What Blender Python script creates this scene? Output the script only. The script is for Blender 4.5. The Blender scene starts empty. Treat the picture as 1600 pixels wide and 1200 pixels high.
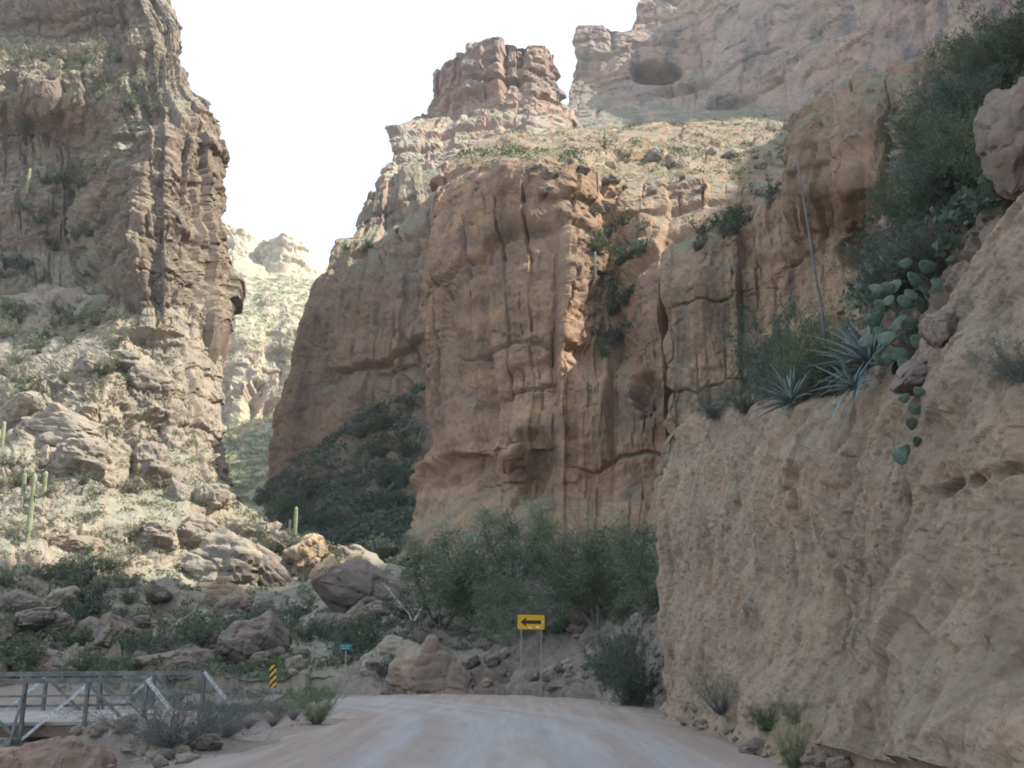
import bpy, math, random
import numpy as np
from mathutils import Vector, Matrix

# ------------------------------------------------------------------ camera, sky, sun, exposure
SC = bpy.context.scene
COL = SC.collection
FPX = 1557.0                       # focal length in pixels of the 1600 px wide photograph
PITCH = math.radians(13.54)
CAM = np.array([0.0, 0.0, 3.6])
SUN_EL, SUN_AZ = math.radians(49), math.radians(90)     # azimuth measured from +Y (ahead) towards +X (right)

cam_d = bpy.data.cameras.new('camera')
cam_d.sensor_width = 36.0
cam_d.lens = 36.0 * FPX / 1600.0
cam_d.clip_start, cam_d.clip_end = 0.1, 6000
cam = bpy.data.objects.new('camera', cam_d)
cam.location = CAM
cam.rotation_euler = (math.pi / 2 + PITCH, 0, 0)
COL.objects.link(cam)
SC.camera = cam

W = bpy.data.worlds.new('World'); SC.world = W; W.use_nodes = True
nt = W.node_tree; nt.nodes.clear()
sky = nt.nodes.new('ShaderNodeTexSky'); sky.sky_type = 'NISHITA'; sky.sun_disc = False
sky.sun_elevation = SUN_EL; sky.sun_rotation = SUN_AZ; sky.dust_density = 3.0; sky.air_density = 1.0; sky.altitude = 600
veil = nt.nodes.new('ShaderNodeMixRGB'); veil.inputs[0].default_value = 0.55      # thin even high cloud
veil.inputs[2].default_value = (7.4, 8.9, 11.0, 1)
bg = nt.nodes.new('ShaderNodeBackground'); bg.inputs[1].default_value = 0.10
wo = nt.nodes.new('ShaderNodeOutputWorld')
nt.links.new(sky.outputs[0], veil.inputs[1]); nt.links.new(veil.outputs[0], bg.inputs[0]); nt.links.new(bg.outputs[0], wo.inputs[0])

sd = bpy.data.lights.new('sun', 'SUN'); sd.energy = 5.0; sd.angle = math.radians(0.55); sd.color = (1.0, 0.95, 0.86)
sun = bpy.data.objects.new('sun', sd); COL.objects.link(sun)
sun_dir = Vector((math.sin(SUN_AZ) * math.cos(SUN_EL), math.cos(SUN_AZ) * math.cos(SUN_EL), math.sin(SUN_EL)))
sun.rotation_euler = sun_dir.to_track_quat('Z', 'Y').to_euler()
sun.location = (60, 0, 120)

SC.view_settings.view_transform = 'Standard'; SC.view_settings.look = 'None'
SC.view_settings.gamma = 1.0; SC.view_settings.use_curve_mapping = False
SC.view_settings.exposure = 1.15
SC.cycles.use_denoising = True
SC.cycles.max_bounces = 6; SC.cycles.diffuse_bounces = 4; SC.cycles.volume_bounces = 1
SC.cycles.filter_width = 1.9

# ------------------------------------------------------------------ helpers: view, noise
cp, sp_ = math.cos(PITCH), math.sin(PITCH)
def at(px, py, Y):
    u, v = (px - 800) / FPX, (600 - py) / FPX
    s = Y / (cp - v * sp_)
    return np.array([u * s, Y, CAM[2] + (sp_ + v * cp) * s])
def proj(P):
    P = np.asarray(P, float) - CAM
    z = P[..., 1] * cp + P[..., 2] * sp_
    v = -P[..., 1] * sp_ + P[..., 2] * cp
    zz = np.maximum(z, 0.05)
    return np.stack([800 + FPX * P[..., 0] / zz, 600 - FPX * v / zz, z], -1)

def hsh(ix, iy, iz, seed):
    h = (ix.astype(np.uint32) * np.uint32(374761393) + iy.astype(np.uint32) * np.uint32(668265263)
         + iz.astype(np.uint32) * np.uint32(2246822519) + np.uint32((seed * 3266489917) & 0xffffffff))
    h = (h ^ (h >> np.uint32(15))) * np.uint32(2246822519)
    h = (h ^ (h >> np.uint32(13))) * np.uint32(3266489917)
    return h ^ (h >> np.uint32(16))
def h01(h): return (h & np.uint32(0xffffff)).astype(np.float32) / np.float32(16777216.0)
def rehash(h, k):
    h = (h + np.uint32((k * 2654435761) & 0xffffffff)) * np.uint32(2246822519)
    h = (h ^ (h >> np.uint32(13))) * np.uint32(3266489917)
    return h ^ (h >> np.uint32(16))
def vnoise(P, seed=0):
    P = P.astype(np.float32)
    f = np.floor(P); i = f.astype(np.int64); t = P - f
    t = t * t * t * (t * (t * 6 - 15) + 10)
    out = 0
    for dx in (0, 1):
        wx = t[:, 0] if dx else 1 - t[:, 0]
        for dy in (0, 1):
            wy = t[:, 1] if dy else 1 - t[:, 1]
            for dz in (0, 1):
                wz = t[:, 2] if dz else 1 - t[:, 2]
                out = out + h01(hsh(i[:, 0] + dx, i[:, 1] + dy, i[:, 2] + dz, seed)) * wx * wy * wz
    return out * 2 - 1
def fbm(P, octv=4, seed=0, gain=0.5):
    a, s, o = 1.0, 1.0, 0
    for k in range(octv):
        o = o + a * vnoise(P * s + 17.3 * k, seed + k)
        a *= gain; s *= 2.03
    return o
def blocks(P, tilt, k, seed=0):
    """jointed blocks: per-cell random offset + tilt blended across narrow joints; returns value, joint distance, cell tone"""
    P = P.astype(np.float32); f = np.floor(P); i = f.astype(np.int64); t = P - f
    n = len(P)
    F1 = np.full(n, 9., np.float32); F2 = np.full(n, 9., np.float32)
    num = np.zeros(n, np.float32); ton = np.zeros(n, np.float32); den = np.full(n, 1e-30, np.float32)
    for dx in (-1, 0, 1):
        for dy in (-1, 0, 1):
            for dz in (-1, 0, 1):
                h = hsh(i[:, 0] + dx, i[:, 1] + dy, i[:, 2] + dz, seed)
                ox = dx + 0.1 + 0.8 * h01(h) - t[:, 0]; oy = dy + 0.1 + 0.8 * h01(rehash(h, 1)) - t[:, 1]; oz = dz + 0.1 + 0.8 * h01(rehash(h, 2)) - t[:, 2]
                d = np.sqrt(np.sqrt(ox ** 4 + oy ** 4 + oz ** 4))
                h3 = rehash(h, 6)
                v = 2 * h01(rehash(h, 5)) - 1 + 2.2 * tilt * ((h01(h3) - .5) * ox + (h01(rehash(h3, 1)) - .5) * oy + (h01(rehash(h3, 2)) - .5) * oz)
                w = np.exp(-k * d)
                num += w * v; ton += w * h01(rehash(h, 9)); den += w
                F2 = np.where(d < F1, F1, np.minimum(F2, d)); F1 = np.minimum(F1, d)
    return num / den, F2 - F1, ton / den - .5
def sstep(a, b, x):
    t = np.clip((x - a) / (b - a), 0, 1); return t * t * (3 - 2 * t)

UC = [None, None]                                    # run length along the wall that is being shaped
def joints(P, size, seed, sharp=.10, ang=.5, wob=.10):
    """right-angled jointed blocks along a wall: plateaus on an unevenly spaced grid; returns value, vertical-joint and bedding closeness, tone"""
    U = UC[0].astype(np.float32); Q = np.stack([U / size[0], P[:, 2].astype(np.float32) / size[1]], 1)
    for j in range(2):
        Q[:, j] += wob * (1.0 if j == 0 else 1.6) * fbm(P / np.float32(max(size)) * 1.1 + 13 * j, 3, seed + 5 * j)
    for j in range(2):
        z = np.zeros((len(Q), 3), np.float32); z[:, 0] = Q[:, j] * 1.7 + 50 * j; Q[:, j] += .40 * vnoise(z, seed + 31 + j)
    f = np.floor(Q); i = f.astype(np.int64); t = Q - f; ts = sstep(.5 - sharp, .5 + sharp, t); o = i[:, 0] * 0
    v = 0; tn = 0
    for dx in (0, 1):
        wx = ts[:, 0] if dx else 1 - ts[:, 0]
        for dz in (0, 1):
            w = wx * (ts[:, 1] if dz else 1 - ts[:, 1])
            h = hsh(i[:, 0] + dx, o, i[:, 1] + dz, seed); h2 = hsh(i[:, 0] + dx, o + 7, o, seed)
            v = v + w * (1.1 * (2 * h01(h) - 1) + .7 * (2 * h01(h2) - 1)
                         + .9 * (h01(rehash(h, 4)) - .5) * (t[:, 0] - dx) * 2 + .7 * (h01(rehash(h, 5)) - .5) * (t[:, 1] - dz) * 2); tn = tn + w * (h01(rehash(h, 3)) - .5)
    a = np.abs(t - .5)
    return v * .8, a[:, 0], a[:, 1], tn
def cliff(P, levels, small, strata=None, fb=((1.0, .3),), seed=0, big=None, ang=.5, scree=None):
    """levels: (width, height, step, crack) of jointed blocks, then small fractures, bedding ledges and grain"""
    P = P.astype(np.float32); d = np.zeros(len(P), np.float32); tone = np.zeros(len(P), np.float32)
    amp = 1.0 if not scree else .4 + .6 * sstep(-.3, .2, fbm(P / scree, 3, seed + 40))
    amp = amp * (1 - .45 * sstep(.45, .78, UC[1] + .12 * vnoise(P / 5, seed + 41)))
    for k, (w, h, A, crack) in enumerate(levels):
        v, ev, eb, tn = joints(P, (w, h), seed + 100 * k, .07 if k == 0 else .10)
        d += A * v * amp; tone += tn * (.5 if k == 0 else .4)
        m1 = sstep(-.05, .45, vnoise(P * (.55 / w), seed + 7 + k)); m2 = sstep(.0, .5, vnoise(P * (.4 / w) + 4, seed + 8 + k))
        d -= crack * amp * (m1 * np.exp(-np.square(ev / .035)) + .8 * m2 * np.exp(-np.square(eb / .03)))
    d2, t2 = rockfield(P, small, strata, fb, seed + 500, big=big)
    return d + d2 * (amp if scree else np.maximum(amp, .5)), tone + .6 * t2

def rockfield(P, levels, strata=None, fb=((1.0, .3),), seed=0, warp=0.14, flute=None, big=None, scree=None):
    """levels: (size_xy, size_z, step, tilt, crack). Jointed blocks with planar faces; returns displacement and a tone per block."""
    P = P.astype(np.float32)
    d = np.zeros(len(P), np.float32); tone = np.zeros(len(P), np.float32)
    amp = 1.0 if not scree else .22 + .78 * sstep(-.25, .35, fbm(P / scree, 3, seed + 40))     # smooth scree between rocky ribs
    for k, (sx, sz, A, tilt, crack) in enumerate(levels):
        S = np.array([1 / sx, 1 / sx, 1 / sz], np.float32)
        w = np.stack([fbm(P * S * 1.1 + 31 * j, 2, seed + 50 * k + 7 * j) for j in range(3)], 1) * warp
        v, e, tn = blocks(P * S + w, tilt, 60 if k == 0 else 38, seed + 11 * k)
        d += A * v * amp
        cm = sstep(-.2, .5, vnoise(P * S * .45 + 9.1, seed + 13 * k))            # joints open and close along their run
        d -= crack * cm * np.exp(-np.square(e / .05)) * amp
        tone += tn * (0.6 if k == 0 else 0.35)
    if big:
        d += big[1] * fbm(P * (1 / big[0]), 2, seed + 60)
    if flute:                                                                     # vertical ribs and gullies
        s, A = flute
        q = vnoise(np.stack([P[:, 0] / s, P[:, 1] / s, P[:, 2] / (s * 9)], 1) + .1 * vnoise(P * (2 / s), seed + 95)[:, None], seed + 94)
        d -= .6 * A * np.square(1 - np.minimum(np.abs(q) * 5, 1)) * sstep(-.3, .4, vnoise(P / (s * 3), seed + 97))
    if strata:
        fz, A, wob = strata
        q = P[:, 2] * fz + wob * fbm(P * 0.05, 3, seed + 90)
        q = q + 0.45 * vnoise(np.stack([q * .7, q * 0, q * 0], 1), seed + 91)
        fr = q - np.floor(q)
        d += A * (sstep(0, .12, fr) * (1 - sstep(.6, 1.0, fr)) - .5) * np.clip(0.5 + 1.3 * vnoise(P * .08, seed + 92), 0, 1.5)
    for s, A in fb:
        d += A * fbm(P * s, 4, seed + 70)
    return d, tone

# ------------------------------------------------------------------ helpers: objects
def link(name, me, parent=None, kind=None, label=None, cat=None, group=None, mats=()):
    o = bpy.data.objects.new(name, me); COL.objects.link(o)
    if me is not None:
        for m in mats:
            if m is not None and m.name not in [x.name for x in me.materials if x]: me.materials.append(m)
    if parent is not None: o.parent = parent
    if kind: o['kind'] = kind
    if label: o['label'] = label
    if cat: o['category'] = cat
    if group: o['group'] = group
    return o
def np_mesh(name, V, Fq, smooth=True, attr=None, midx=None):
    """V (n,3); Fq (m,3) or (m,4) int"""
    V = np.ascontiguousarray(V, np.float32); Fq = np.ascontiguousarray(Fq, np.int32)
    me = bpy.data.meshes.new(name); k = Fq.shape[1]
    me.vertices.add(len(V)); me.vertices.foreach_set('co', V.ravel())
    me.loops.add(Fq.size); me.loops.foreach_set('vertex_index', Fq.ravel())
    me.polygons.add(len(Fq)); me.polygons.foreach_set('loop_start', np.arange(0, Fq.size, k, dtype=np.int32))
    me.polygons.foreach_set('loop_total', np.full(len(Fq), k, np.int32))
    if midx is not None: me.polygons.foreach_set('material_index', np.asarray(midx, np.int32))
    me.update(calc_edges=True)
    me.polygons.foreach_set('use_smooth', np.full(len(Fq), bool(smooth)))
    if attr is not None:
        a = me.attributes.new('tone', 'FLOAT', 'POINT'); a.data.foreach_set('value', attr.astype(np.float32))
    me.validate()
    return me
def grid_faces(n, m):
    a = np.arange(n * m).reshape(n, m)
    return np.stack([a[:-1, :-1].ravel(), a[1:, :-1].ravel(), a[1:, 1:].ravel(), a[:-1, 1:].ravel()], 1)
class MB:
    def __init__(s): s.v = []; s.f = []; s.n = 0
    def add(s, V, F):
        V = np.asarray(V, float); s.v.append(V); s.f += [tuple(i + s.n for i in f) for f in F]; s.n += len(V)
    def box(s, c, size, R=None):
        x, y, z = np.array(size) / 2
        V = np.array([[-x, -y, -z], [x, -y, -z], [x, y, -z], [-x, y, -z], [-x, -y, z], [x, -y, z], [x, y, z], [-x, y, z]])
        if R is not None: V = V @ np.array(R).T
        s.add(V + np.array(c), [(0, 3, 2, 1), (4, 5, 6, 7), (0, 1, 5, 4), (1, 2, 6, 5), (2, 3, 7, 6), (3, 0, 4, 7)])
        return s
    def beam(s, a, b, w, h, up=(0, 0, 1)):
        a, b = np.array(a, float), np.array(b, float); d = b - a; L = np.linalg.norm(d); d /= L
        sd_ = np.cross(d, np.array(up, float)); sd_ /= np.linalg.norm(sd_); u = np.cross(sd_, d)
        return s.box((a + b) / 2, (L, w, h), np.stack([d, sd_, u], 1))
    def tube(s, pts, rad, k=6, cap=True):
        pts = np.asarray(pts, float); rad = np.broadcast_to(np.asarray(rad, float), (len(pts),))
        T = np.gradient(pts, axis=0); T /= np.linalg.norm(T, axis=1)[:, None] + 1e-9
        ref = np.array([0.31, 0.95, 0.12]) if abs(T[0][2]) > .7 else np.array([0, 0, 1.])
        A = np.cross(T, ref); A /= np.linalg.norm(A, axis=1)[:, None] + 1e-9; B = np.cross(T, A)
        an = np.arange(k) * 2 * math.pi / k
        V = (pts[:, None] + rad[:, None, None] * (np.cos(an)[None, :, None] * A[:, None] + np.sin(an)[None, :, None] * B[:, None])).reshape(-1, 3)
        F = [(i * k + j, i * k + (j + 1) % k, (i + 1) * k + (j + 1) % k, (i + 1) * k + j) for i in range(len(pts) - 1) for j in range(k)]
        if cap: F += [tuple(range(k))[::-1], tuple((len(pts) - 1) * k + j for j in range(k))]
        s.add(V, F); return s
    def mesh(s, name, smooth=False):
        me = bpy.data.meshes.new(name); me.from_pydata(np.concatenate(s.v).tolist(), [], s.f); me.update()
        if smooth: me.polygons.foreach_set('use_smooth', [True] * len(me.polygons))
        return me

# ------------------------------------------------------------------ materials
def newmat(name):
    m = bpy.data.materials.new(name); m.use_nodes = True; n = m.node_tree; n.nodes.clear()
    o = n.nodes.new('ShaderNodeOutputMaterial'); b = n.nodes.new('ShaderNodeBsdfPrincipled')
    n.links.new(b.outputs[0], o.inputs[0]); b.inputs['Roughness'].default_value = 0.9
    b.inputs['Specular IOR Level'].default_value = 0.2
    return m, n, b
def nz(n, vec, scale, detail=4, rough=.6, lac=2.0):
    t = n.nodes.new('ShaderNodeTexNoise'); t.inputs['Scale'].default_value = scale; t.inputs['Detail'].default_value = detail
    t.inputs['Roughness'].default_value = rough; t.inputs['Lacunarity'].default_value = lac
    if vec is not None: n.links.new(vec, t.inputs['Vector'])
    return t.outputs[0]
def rng(n, v, a, b, c=0., d=1.):
    r = n.nodes.new('ShaderNodeMapRange'); r.interpolation_type = 'SMOOTHSTEP'
    for i, x in zip((1, 2, 3, 4), (a, b, c, d)): r.inputs[i].default_value = x
    n.links.new(v, r.inputs[0]); return r.outputs[0]
def mixc(n, f, a, b, mode='MIX'):
    x = n.nodes.new('ShaderNodeMixRGB'); x.blend_type = mode
    for i, v in zip((0, 1, 2), (f, a, b)):
        if isinstance(v, (int, float)): x.inputs[i].default_value = v
        elif isinstance(v, tuple): x.inputs[i].default_value = (*v, 1)
        else: n.links.new(v, x.inputs[i])
    return x.outputs[0]
def vmul(n, vec, s):
    x = n.nodes.new('ShaderNodeVectorMath'); x.operation = 'MULTIPLY'; n.links.new(vec, x.inputs[0]); x.inputs[1].default_value = s; return x.outputs[0]
def mth(n, op, a, b=None):
    x = n.nodes.new('ShaderNodeMath'); x.operation = op
    for i, v in enumerate((a, b)):
        if v is None: continue
        if isinstance(v, (int, float)): x.inputs[i].default_value = v
        else: n.links.new(v, x.inputs[i])
    return x.outputs[0]

def rock_mat(name, c1, c2, dark, soil, size=1.0, streak=.5, lichen=None, lich=.0, strata=None, soil_n=(.45, .75), bump=.5, local=False):
    """weathered rock: two stone tones, dark desert varnish running down the faces, lichen, soil and dry grass where it lies flat"""
    m, n, b = newmat(name)
    g = n.nodes.new('ShaderNodeNewGeometry'); pos = g.outputs['Position']
    if local:
        tc = n.nodes.new('ShaderNodeTexCoord'); pos = tc.outputs['Object']
    c = mixc(n, rng(n, nz(n, pos, .06 / size, 5), .38, .62), c1, c2)
    if strata:
        sv = vmul(n, pos, (.02 / size, .02 / size, .35 / size))
        c = mixc(n, rng(n, nz(n, sv, 1.0, 4), .45, .62, 0, .75), c, strata)
    st = vmul(n, pos, (.32 / size, .32 / size, .035 / size))
    c = mixc(n, mth(n, 'MULTIPLY', rng(n, nz(n, st, 1.0, 5), .47, .66), streak), c, dark)
    c = mixc(n, mth(n, 'MULTIPLY', rng(n, nz(n, pos, .5 / size, 6, .7), .50, .68), .55), c, dark)
    if lichen:
        c = mixc(n, mth(n, 'MULTIPLY', rng(n, nz(n, pos, .22 / size, 6, .7), .52, .66), lich), c, lichen)
    c = mixc(n, rng(n, nz(n, pos, 1.7 / size, 5, .7), .3, .75, 0, .35), c, tuple(min(1, x * 1.35) for x in c1))
    a = n.nodes.new('ShaderNodeAttribute'); a.attribute_name = 'tone'
    k = mth(n, 'ADD', mth(n, 'MULTIPLY', a.outputs['Fac'], .38), 1.0)
    hs = n.nodes.new('ShaderNodeHueSaturation'); n.links.new(k, hs.inputs['Value']); n.links.new(c, hs.inputs['Color']); c = hs.outputs[0]
    if soil is not None:
        sx = n.nodes.new('ShaderNodeSeparateXYZ'); n.links.new(g.outputs['Normal'], sx.inputs[0])
        f = mth(n, 'ADD', sx.outputs[2], mth(n, 'MULTIPLY', mth(n, 'SUBTRACT', nz(n, pos, .6 / size, 4), .5), .35))
        sc = mixc(n, rng(n, nz(n, pos, .9 / size, 5, .7), .4, .62), soil[0], soil[1])
        c = mixc(n, rng(n, f, soil_n[0], soil_n[1], 0, .9), c, sc)
    n.links.new(c, b.inputs['Base Color'])
    bp = n.nodes.new('ShaderNodeBump'); bp.inputs['Strength'].default_value = bump; bp.inputs['Distance'].default_value = .25 * size
    hgt = mth(n, 'ADD', nz(n, pos, 1.1 / size, 8, .68), mth(n, 'MULTIPLY', nz(n, vmul(n, pos, (1.2 / size, 1.2 / size, .25 / size)), 1.0, 4), .8))
    n.links.new(hgt, bp.inputs['Height']); n.links.new(bp.outputs[0], b.inputs['Normal'])
    b.inputs['Roughness'].default_value = .95
    return m
SOIL_DRY = ((.24, .22, .155), (.145, .165, .095))
SOIL_GRN = ((.20, .18, .12), (.10, .13, .08))
M = {}
M['center'] = rock_mat('rock_center', (.315, .195, .115), (.235, .16, .105), (.09, .07, .058), ((.22, .205, .145), (.145, .152, .10)), 1.0, .7, (.29, .205, .095), .4, (.155, .112, .085), soil_n=(.64, .84))
M['wallbehind'] = rock_mat('rock_wall_behind', (0.288, 0.200, 0.132), (0.216, 0.160, 0.120), (0.104, 0.088, 0.080), SOIL_GRN, 1.2, .7)
M['peak'] = rock_mat('rock_peak', (.27, .17, .125), (.21, .165, .135), (.14, .14, .125), ((.30, .28, .20), (.19, .21, .13)), 1.5, .55, (.21, .215, .13), .5, (.32, .19, .135))
M['upper'] = rock_mat('rock_upper', (.32, .225, .17), (.26, .205, .165), (.095, .088, .086), SOIL_GRN, 2.2, .9, (.25, .24, .14), .5, (.33, .215, .155))
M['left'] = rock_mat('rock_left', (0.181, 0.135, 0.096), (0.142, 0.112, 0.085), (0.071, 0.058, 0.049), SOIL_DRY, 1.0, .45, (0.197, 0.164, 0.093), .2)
M['slope'] = rock_mat('rock_slope', (.27, .218, .16), (.215, .18, .138), (.115, .10, .085), ((.245, .222, .172), (.155, .168, .115)), .8, .3, (.34, .26, .155), .35, soil_n=(.5, .9))
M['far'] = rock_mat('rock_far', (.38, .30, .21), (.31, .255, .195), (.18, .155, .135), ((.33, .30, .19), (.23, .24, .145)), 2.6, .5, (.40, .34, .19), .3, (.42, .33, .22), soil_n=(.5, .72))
M['outcrop'] = rock_mat('rock_outcrop', (0.277, 0.184, 0.112), (0.210, 0.150, 0.105), (0.086, 0.071, 0.060), SOIL_GRN, .55, .85, (0.285, 0.195, 0.090), .3)
M['bank'] = rock_mat('rock_bank', (.29, .215, .148), (.24, .185, .135), (.13, .104, .082), ((.21, .16, .115), (.18, .14, .10)), .22, .5, (.30, .19, .11), .5, bump=.9, soil_n=(.7, .95))
M['hill'] = rock_mat('rock_hill', (0.216, 0.160, 0.120), (0.176, 0.136, 0.104), (0.104, 0.088, 0.072), ((0.160, 0.136, 0.096), (0.096, 0.112, 0.072)), .35, .3, soil_n=(.45, .8))
M['talus'] = rock_mat('rock_talus', (0.216, 0.172, 0.136), (0.176, 0.144, 0.116), (0.104, 0.092, 0.080), ((0.192, 0.156, 0.120), (0.152, 0.132, 0.100)), .35, .15, soil_n=(.55, .9))
M['boulder'] = rock_mat('rock_boulder', (0.204, 0.157, 0.123), (0.162, 0.132, 0.111), (0.098, 0.085, 0.076), ((0.204, 0.183, 0.149), (0.162, 0.153, 0.123)), .3, .3, local=True, soil_n=(.75, 1.0))
M['boulder_tan'] = rock_mat('rock_boulder_tan', (0.340, 0.242, 0.145), (0.281, 0.212, 0.140), (0.162, 0.132, 0.102), ((0.289, 0.238, 0.162), (0.230, 0.204, 0.145)), .3, .25, local=True, soil_n=(.8, 1.0))
M['boulder_brown'] = rock_mat('rock_boulder_brown', (.25, .185, .135), (.20, .155, .12), (.12, .10, .085), ((.22, .19, .14), (.15, .15, .11)), .35, .3, local=True, soil_n=(.6, 1.0))
M['boulder_grey'] = rock_mat('rock_boulder_grey', (.265, .218, .165), (.21, .18, .14), (.12, .105, .09), ((.28, .25, .19), (.21, .205, .15)), .3, .35, local=True, soil_n=(.75, 1.0))

def leaf_mat(name, c, var=.35, trans=.25):
    m, n, b = newmat(name)
    oi = n.nodes.new('ShaderNodeObjectInfo'); g = n.nodes.new('ShaderNodeNewGeometry')
    col = mixc(n, oi.outputs['Random'], tuple(x * (1 - var) for x in c), tuple(min(1, x * (1 + var)) for x in c))
    col = mixc(n, rng(n, nz(n, g.outputs['Position'], 3.0, 3), .35, .65, 0, .5), col, (c[0] * 1.5 + .02, c[1] * 1.35 + .01, c[2] * .95))
    n.links.new(col, b.inputs['Base Color']); b.inputs['Roughness'].default_value = .65
    t = n.nodes.new('ShaderNodeBsdfTranslucent'); n.links.new(col, t.inputs[0])
    mx = n.nodes.new('ShaderNodeMixShader'); mx.inputs[0].default_value = trans
    out = [x for x in n.nodes if x.type == 'OUTPUT_MATERIAL'][0]
    n.links.new(b.outputs[0], mx.inputs[1]); n.links.new(t.outputs[0], mx.inputs[2]); n.links.new(mx.outputs[0], out.inputs[0])
    return m
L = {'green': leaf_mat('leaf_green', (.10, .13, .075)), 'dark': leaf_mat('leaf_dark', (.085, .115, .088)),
     'grey': leaf_mat('leaf_grey', (.165, .18, .115)), 'bright': leaf_mat('leaf_bright', (.125, .175, .065)),
     'straw': leaf_mat('leaf_straw', (.29, .265, .19)), 'mesq': leaf_mat('leaf_mesquite', (.125, .16, .105)),
     'bluegrey': leaf_mat('leaf_bluegrey', (.115, .145, .105))}
def plain(name, c, rough=.8, nscale=3., var=.25, metal=0., spec=.3):
    m, n, b = newmat(name); tc = n.nodes.new('ShaderNodeTexCoord')
    col = mixc(n, rng(n, nz(n, tc.outputs['Object'], nscale, 5, .65), .3, .7), tuple(x * (1 - var) for x in c), tuple(min(1, x * (1 + var)) for x in c))
    n.links.new(col, b.inputs['Base Color']); b.inputs['Roughness'].default_value = rough; b.inputs['Metallic'].default_value = metal
    b.inputs['Specular IOR Level'].default_value = spec
    return m
M['twig'] = plain('twig_bark', (.13, .115, .095), .9, 8)
M['twig_grey'] = plain('twig_grey', (.15, .145, .14), .9, 8)
M['twig_pale'] = plain('pale_bark', (.46, .43, .38), .8, 6)
M['cactus'] = plain('saguaro_skin', (.27, .285, .165), .7, 2)
M['pad'] = plain('prickly_pear_skin', (.088, .12, .082), .55, 6, .4)
M['agave'] = plain('agave_skin', (.20, .255, .235), .45, 5, .2)
M['steel'] = plain('weathered_steel', (.155, .165, .15), .7, 2.5, .35, 0.2)
M['steel_pale'] = plain('flaking_silver_paint', (.52, .53, .52), .6, 9, .4, .2)
M['post'] = plain('galvanised_post', (.24, .26, .27), .5, 6, .2, .5)
M['yellow'] = plain('sign_yellow', (.62, .33, .012), .45, 9, .1)
M['marker_yellow'] = plain('marker_yellow', (.68, .42, .03), .45, 9, .1)
M['black'] = plain('sign_black', (.018, .017, .017), .5, 9, .1)
M['white'] = plain('sticker_white', (.7, .68, .62), .6, 9, .1)
M['green_sign'] = plain('sign_green', (.012, .14, .12), .45, 9, .15)
M['sign_pale'] = plain('sign_pale', (.25, .36, .34), .5, 9, .1)
M['deck'] = plain('bridge_deck_dust', (.33, .29, .25), .9, .8, .2)
M['timber'] = plain('bridge_timber', (.20, .14, .10), .9, 2, .3)
M['masonry'] = plain('parapet_masonry', (.30, .215, .155), .95, 1.5, .25)

def ground_mat():
    m, n, b = newmat('dirt_ground'); g = n.nodes.new('ShaderNodeNewGeometry'); pos = g.outputs['Position']
    c = mixc(n, rng(n, nz(n, pos, .35, 6, .7), .35, .65), (.27, .205, .165), (.22, .18, .15))
    c = mixc(n, rng(n, nz(n, pos, 2.2, 6, .75), .5, .7, 0, .6), c, (.17, .145, .12))
    c = mixc(n, rng(n, nz(n, pos, .9, 5, .7), .56, .7, 0, .5), c, (.19, .20, .13))
    n.links.new(c, b.inputs['Base Color'])
    bp = n.nodes.new('ShaderNodeBump'); bp.inputs['Strength'].default_value = .6; bp.inputs['Distance'].default_value = .08
    n.links.new(nz(n, pos, 3.0, 8, .75), bp.inputs['Height']); n.links.new(bp.outputs[0], b.inputs['Normal']); return m
def road_mat():
    m, n, b = newmat('graded_dirt_road'); g = n.nodes.new('ShaderNodeNewGeometry'); pos = g.outputs['Position']
    a = n.nodes.new('ShaderNodeAttribute'); a.attribute_name = 'tone'       # 0 at the verges, 1 on the packed driving line
    wob = mth(n, 'ADD', a.outputs['Fac'], mth(n, 'MULTIPLY', mth(n, 'SUBTRACT', nz(n, pos, .45, 5, .65), .5), .9))
    c = mixc(n, rng(n, wob, .15, .75), (.29, .222, .172), (.315, .285, .258))
    tr = vmul(n, pos, (2.2, .10, 1.0))
    c = mixc(n, rng(n, nz(n, tr, 1.0, 5, .6), .42, .68, 0, .38), c, (.42, .39, .36))
    c = mixc(n, rng(n, nz(n, tr, 2.3, 4, .6), .5, .7, 0, .35), c, (.26, .225, .21))
    c = mixc(n, rng(n, nz(n, pos, 9.0, 4, .8), .45, .75, 0, .25), c, (.24, .20, .175))
    n.links.new(c, b.inputs['Base Color']); b.inputs['Roughness'].default_value = .85
    bp = n.nodes.new('ShaderNodeBump'); bp.inputs['Strength'].default_value = .8; bp.inputs['Distance'].default_value = .04
    n.links.new(mth(n, 'ADD', nz(n, pos, 8.0, 6, .7), nz(n, tr, 2.0, 3)), bp.inputs['Height']); n.links.new(bp.outputs[0], b.inputs['Normal']); return m
M['gravel'] = plain('gravel_stone', (.27, .235, .205), .9, 1.5, .25); M['ground'] = ground_mat(); M['road'] = road_mat()

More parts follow.
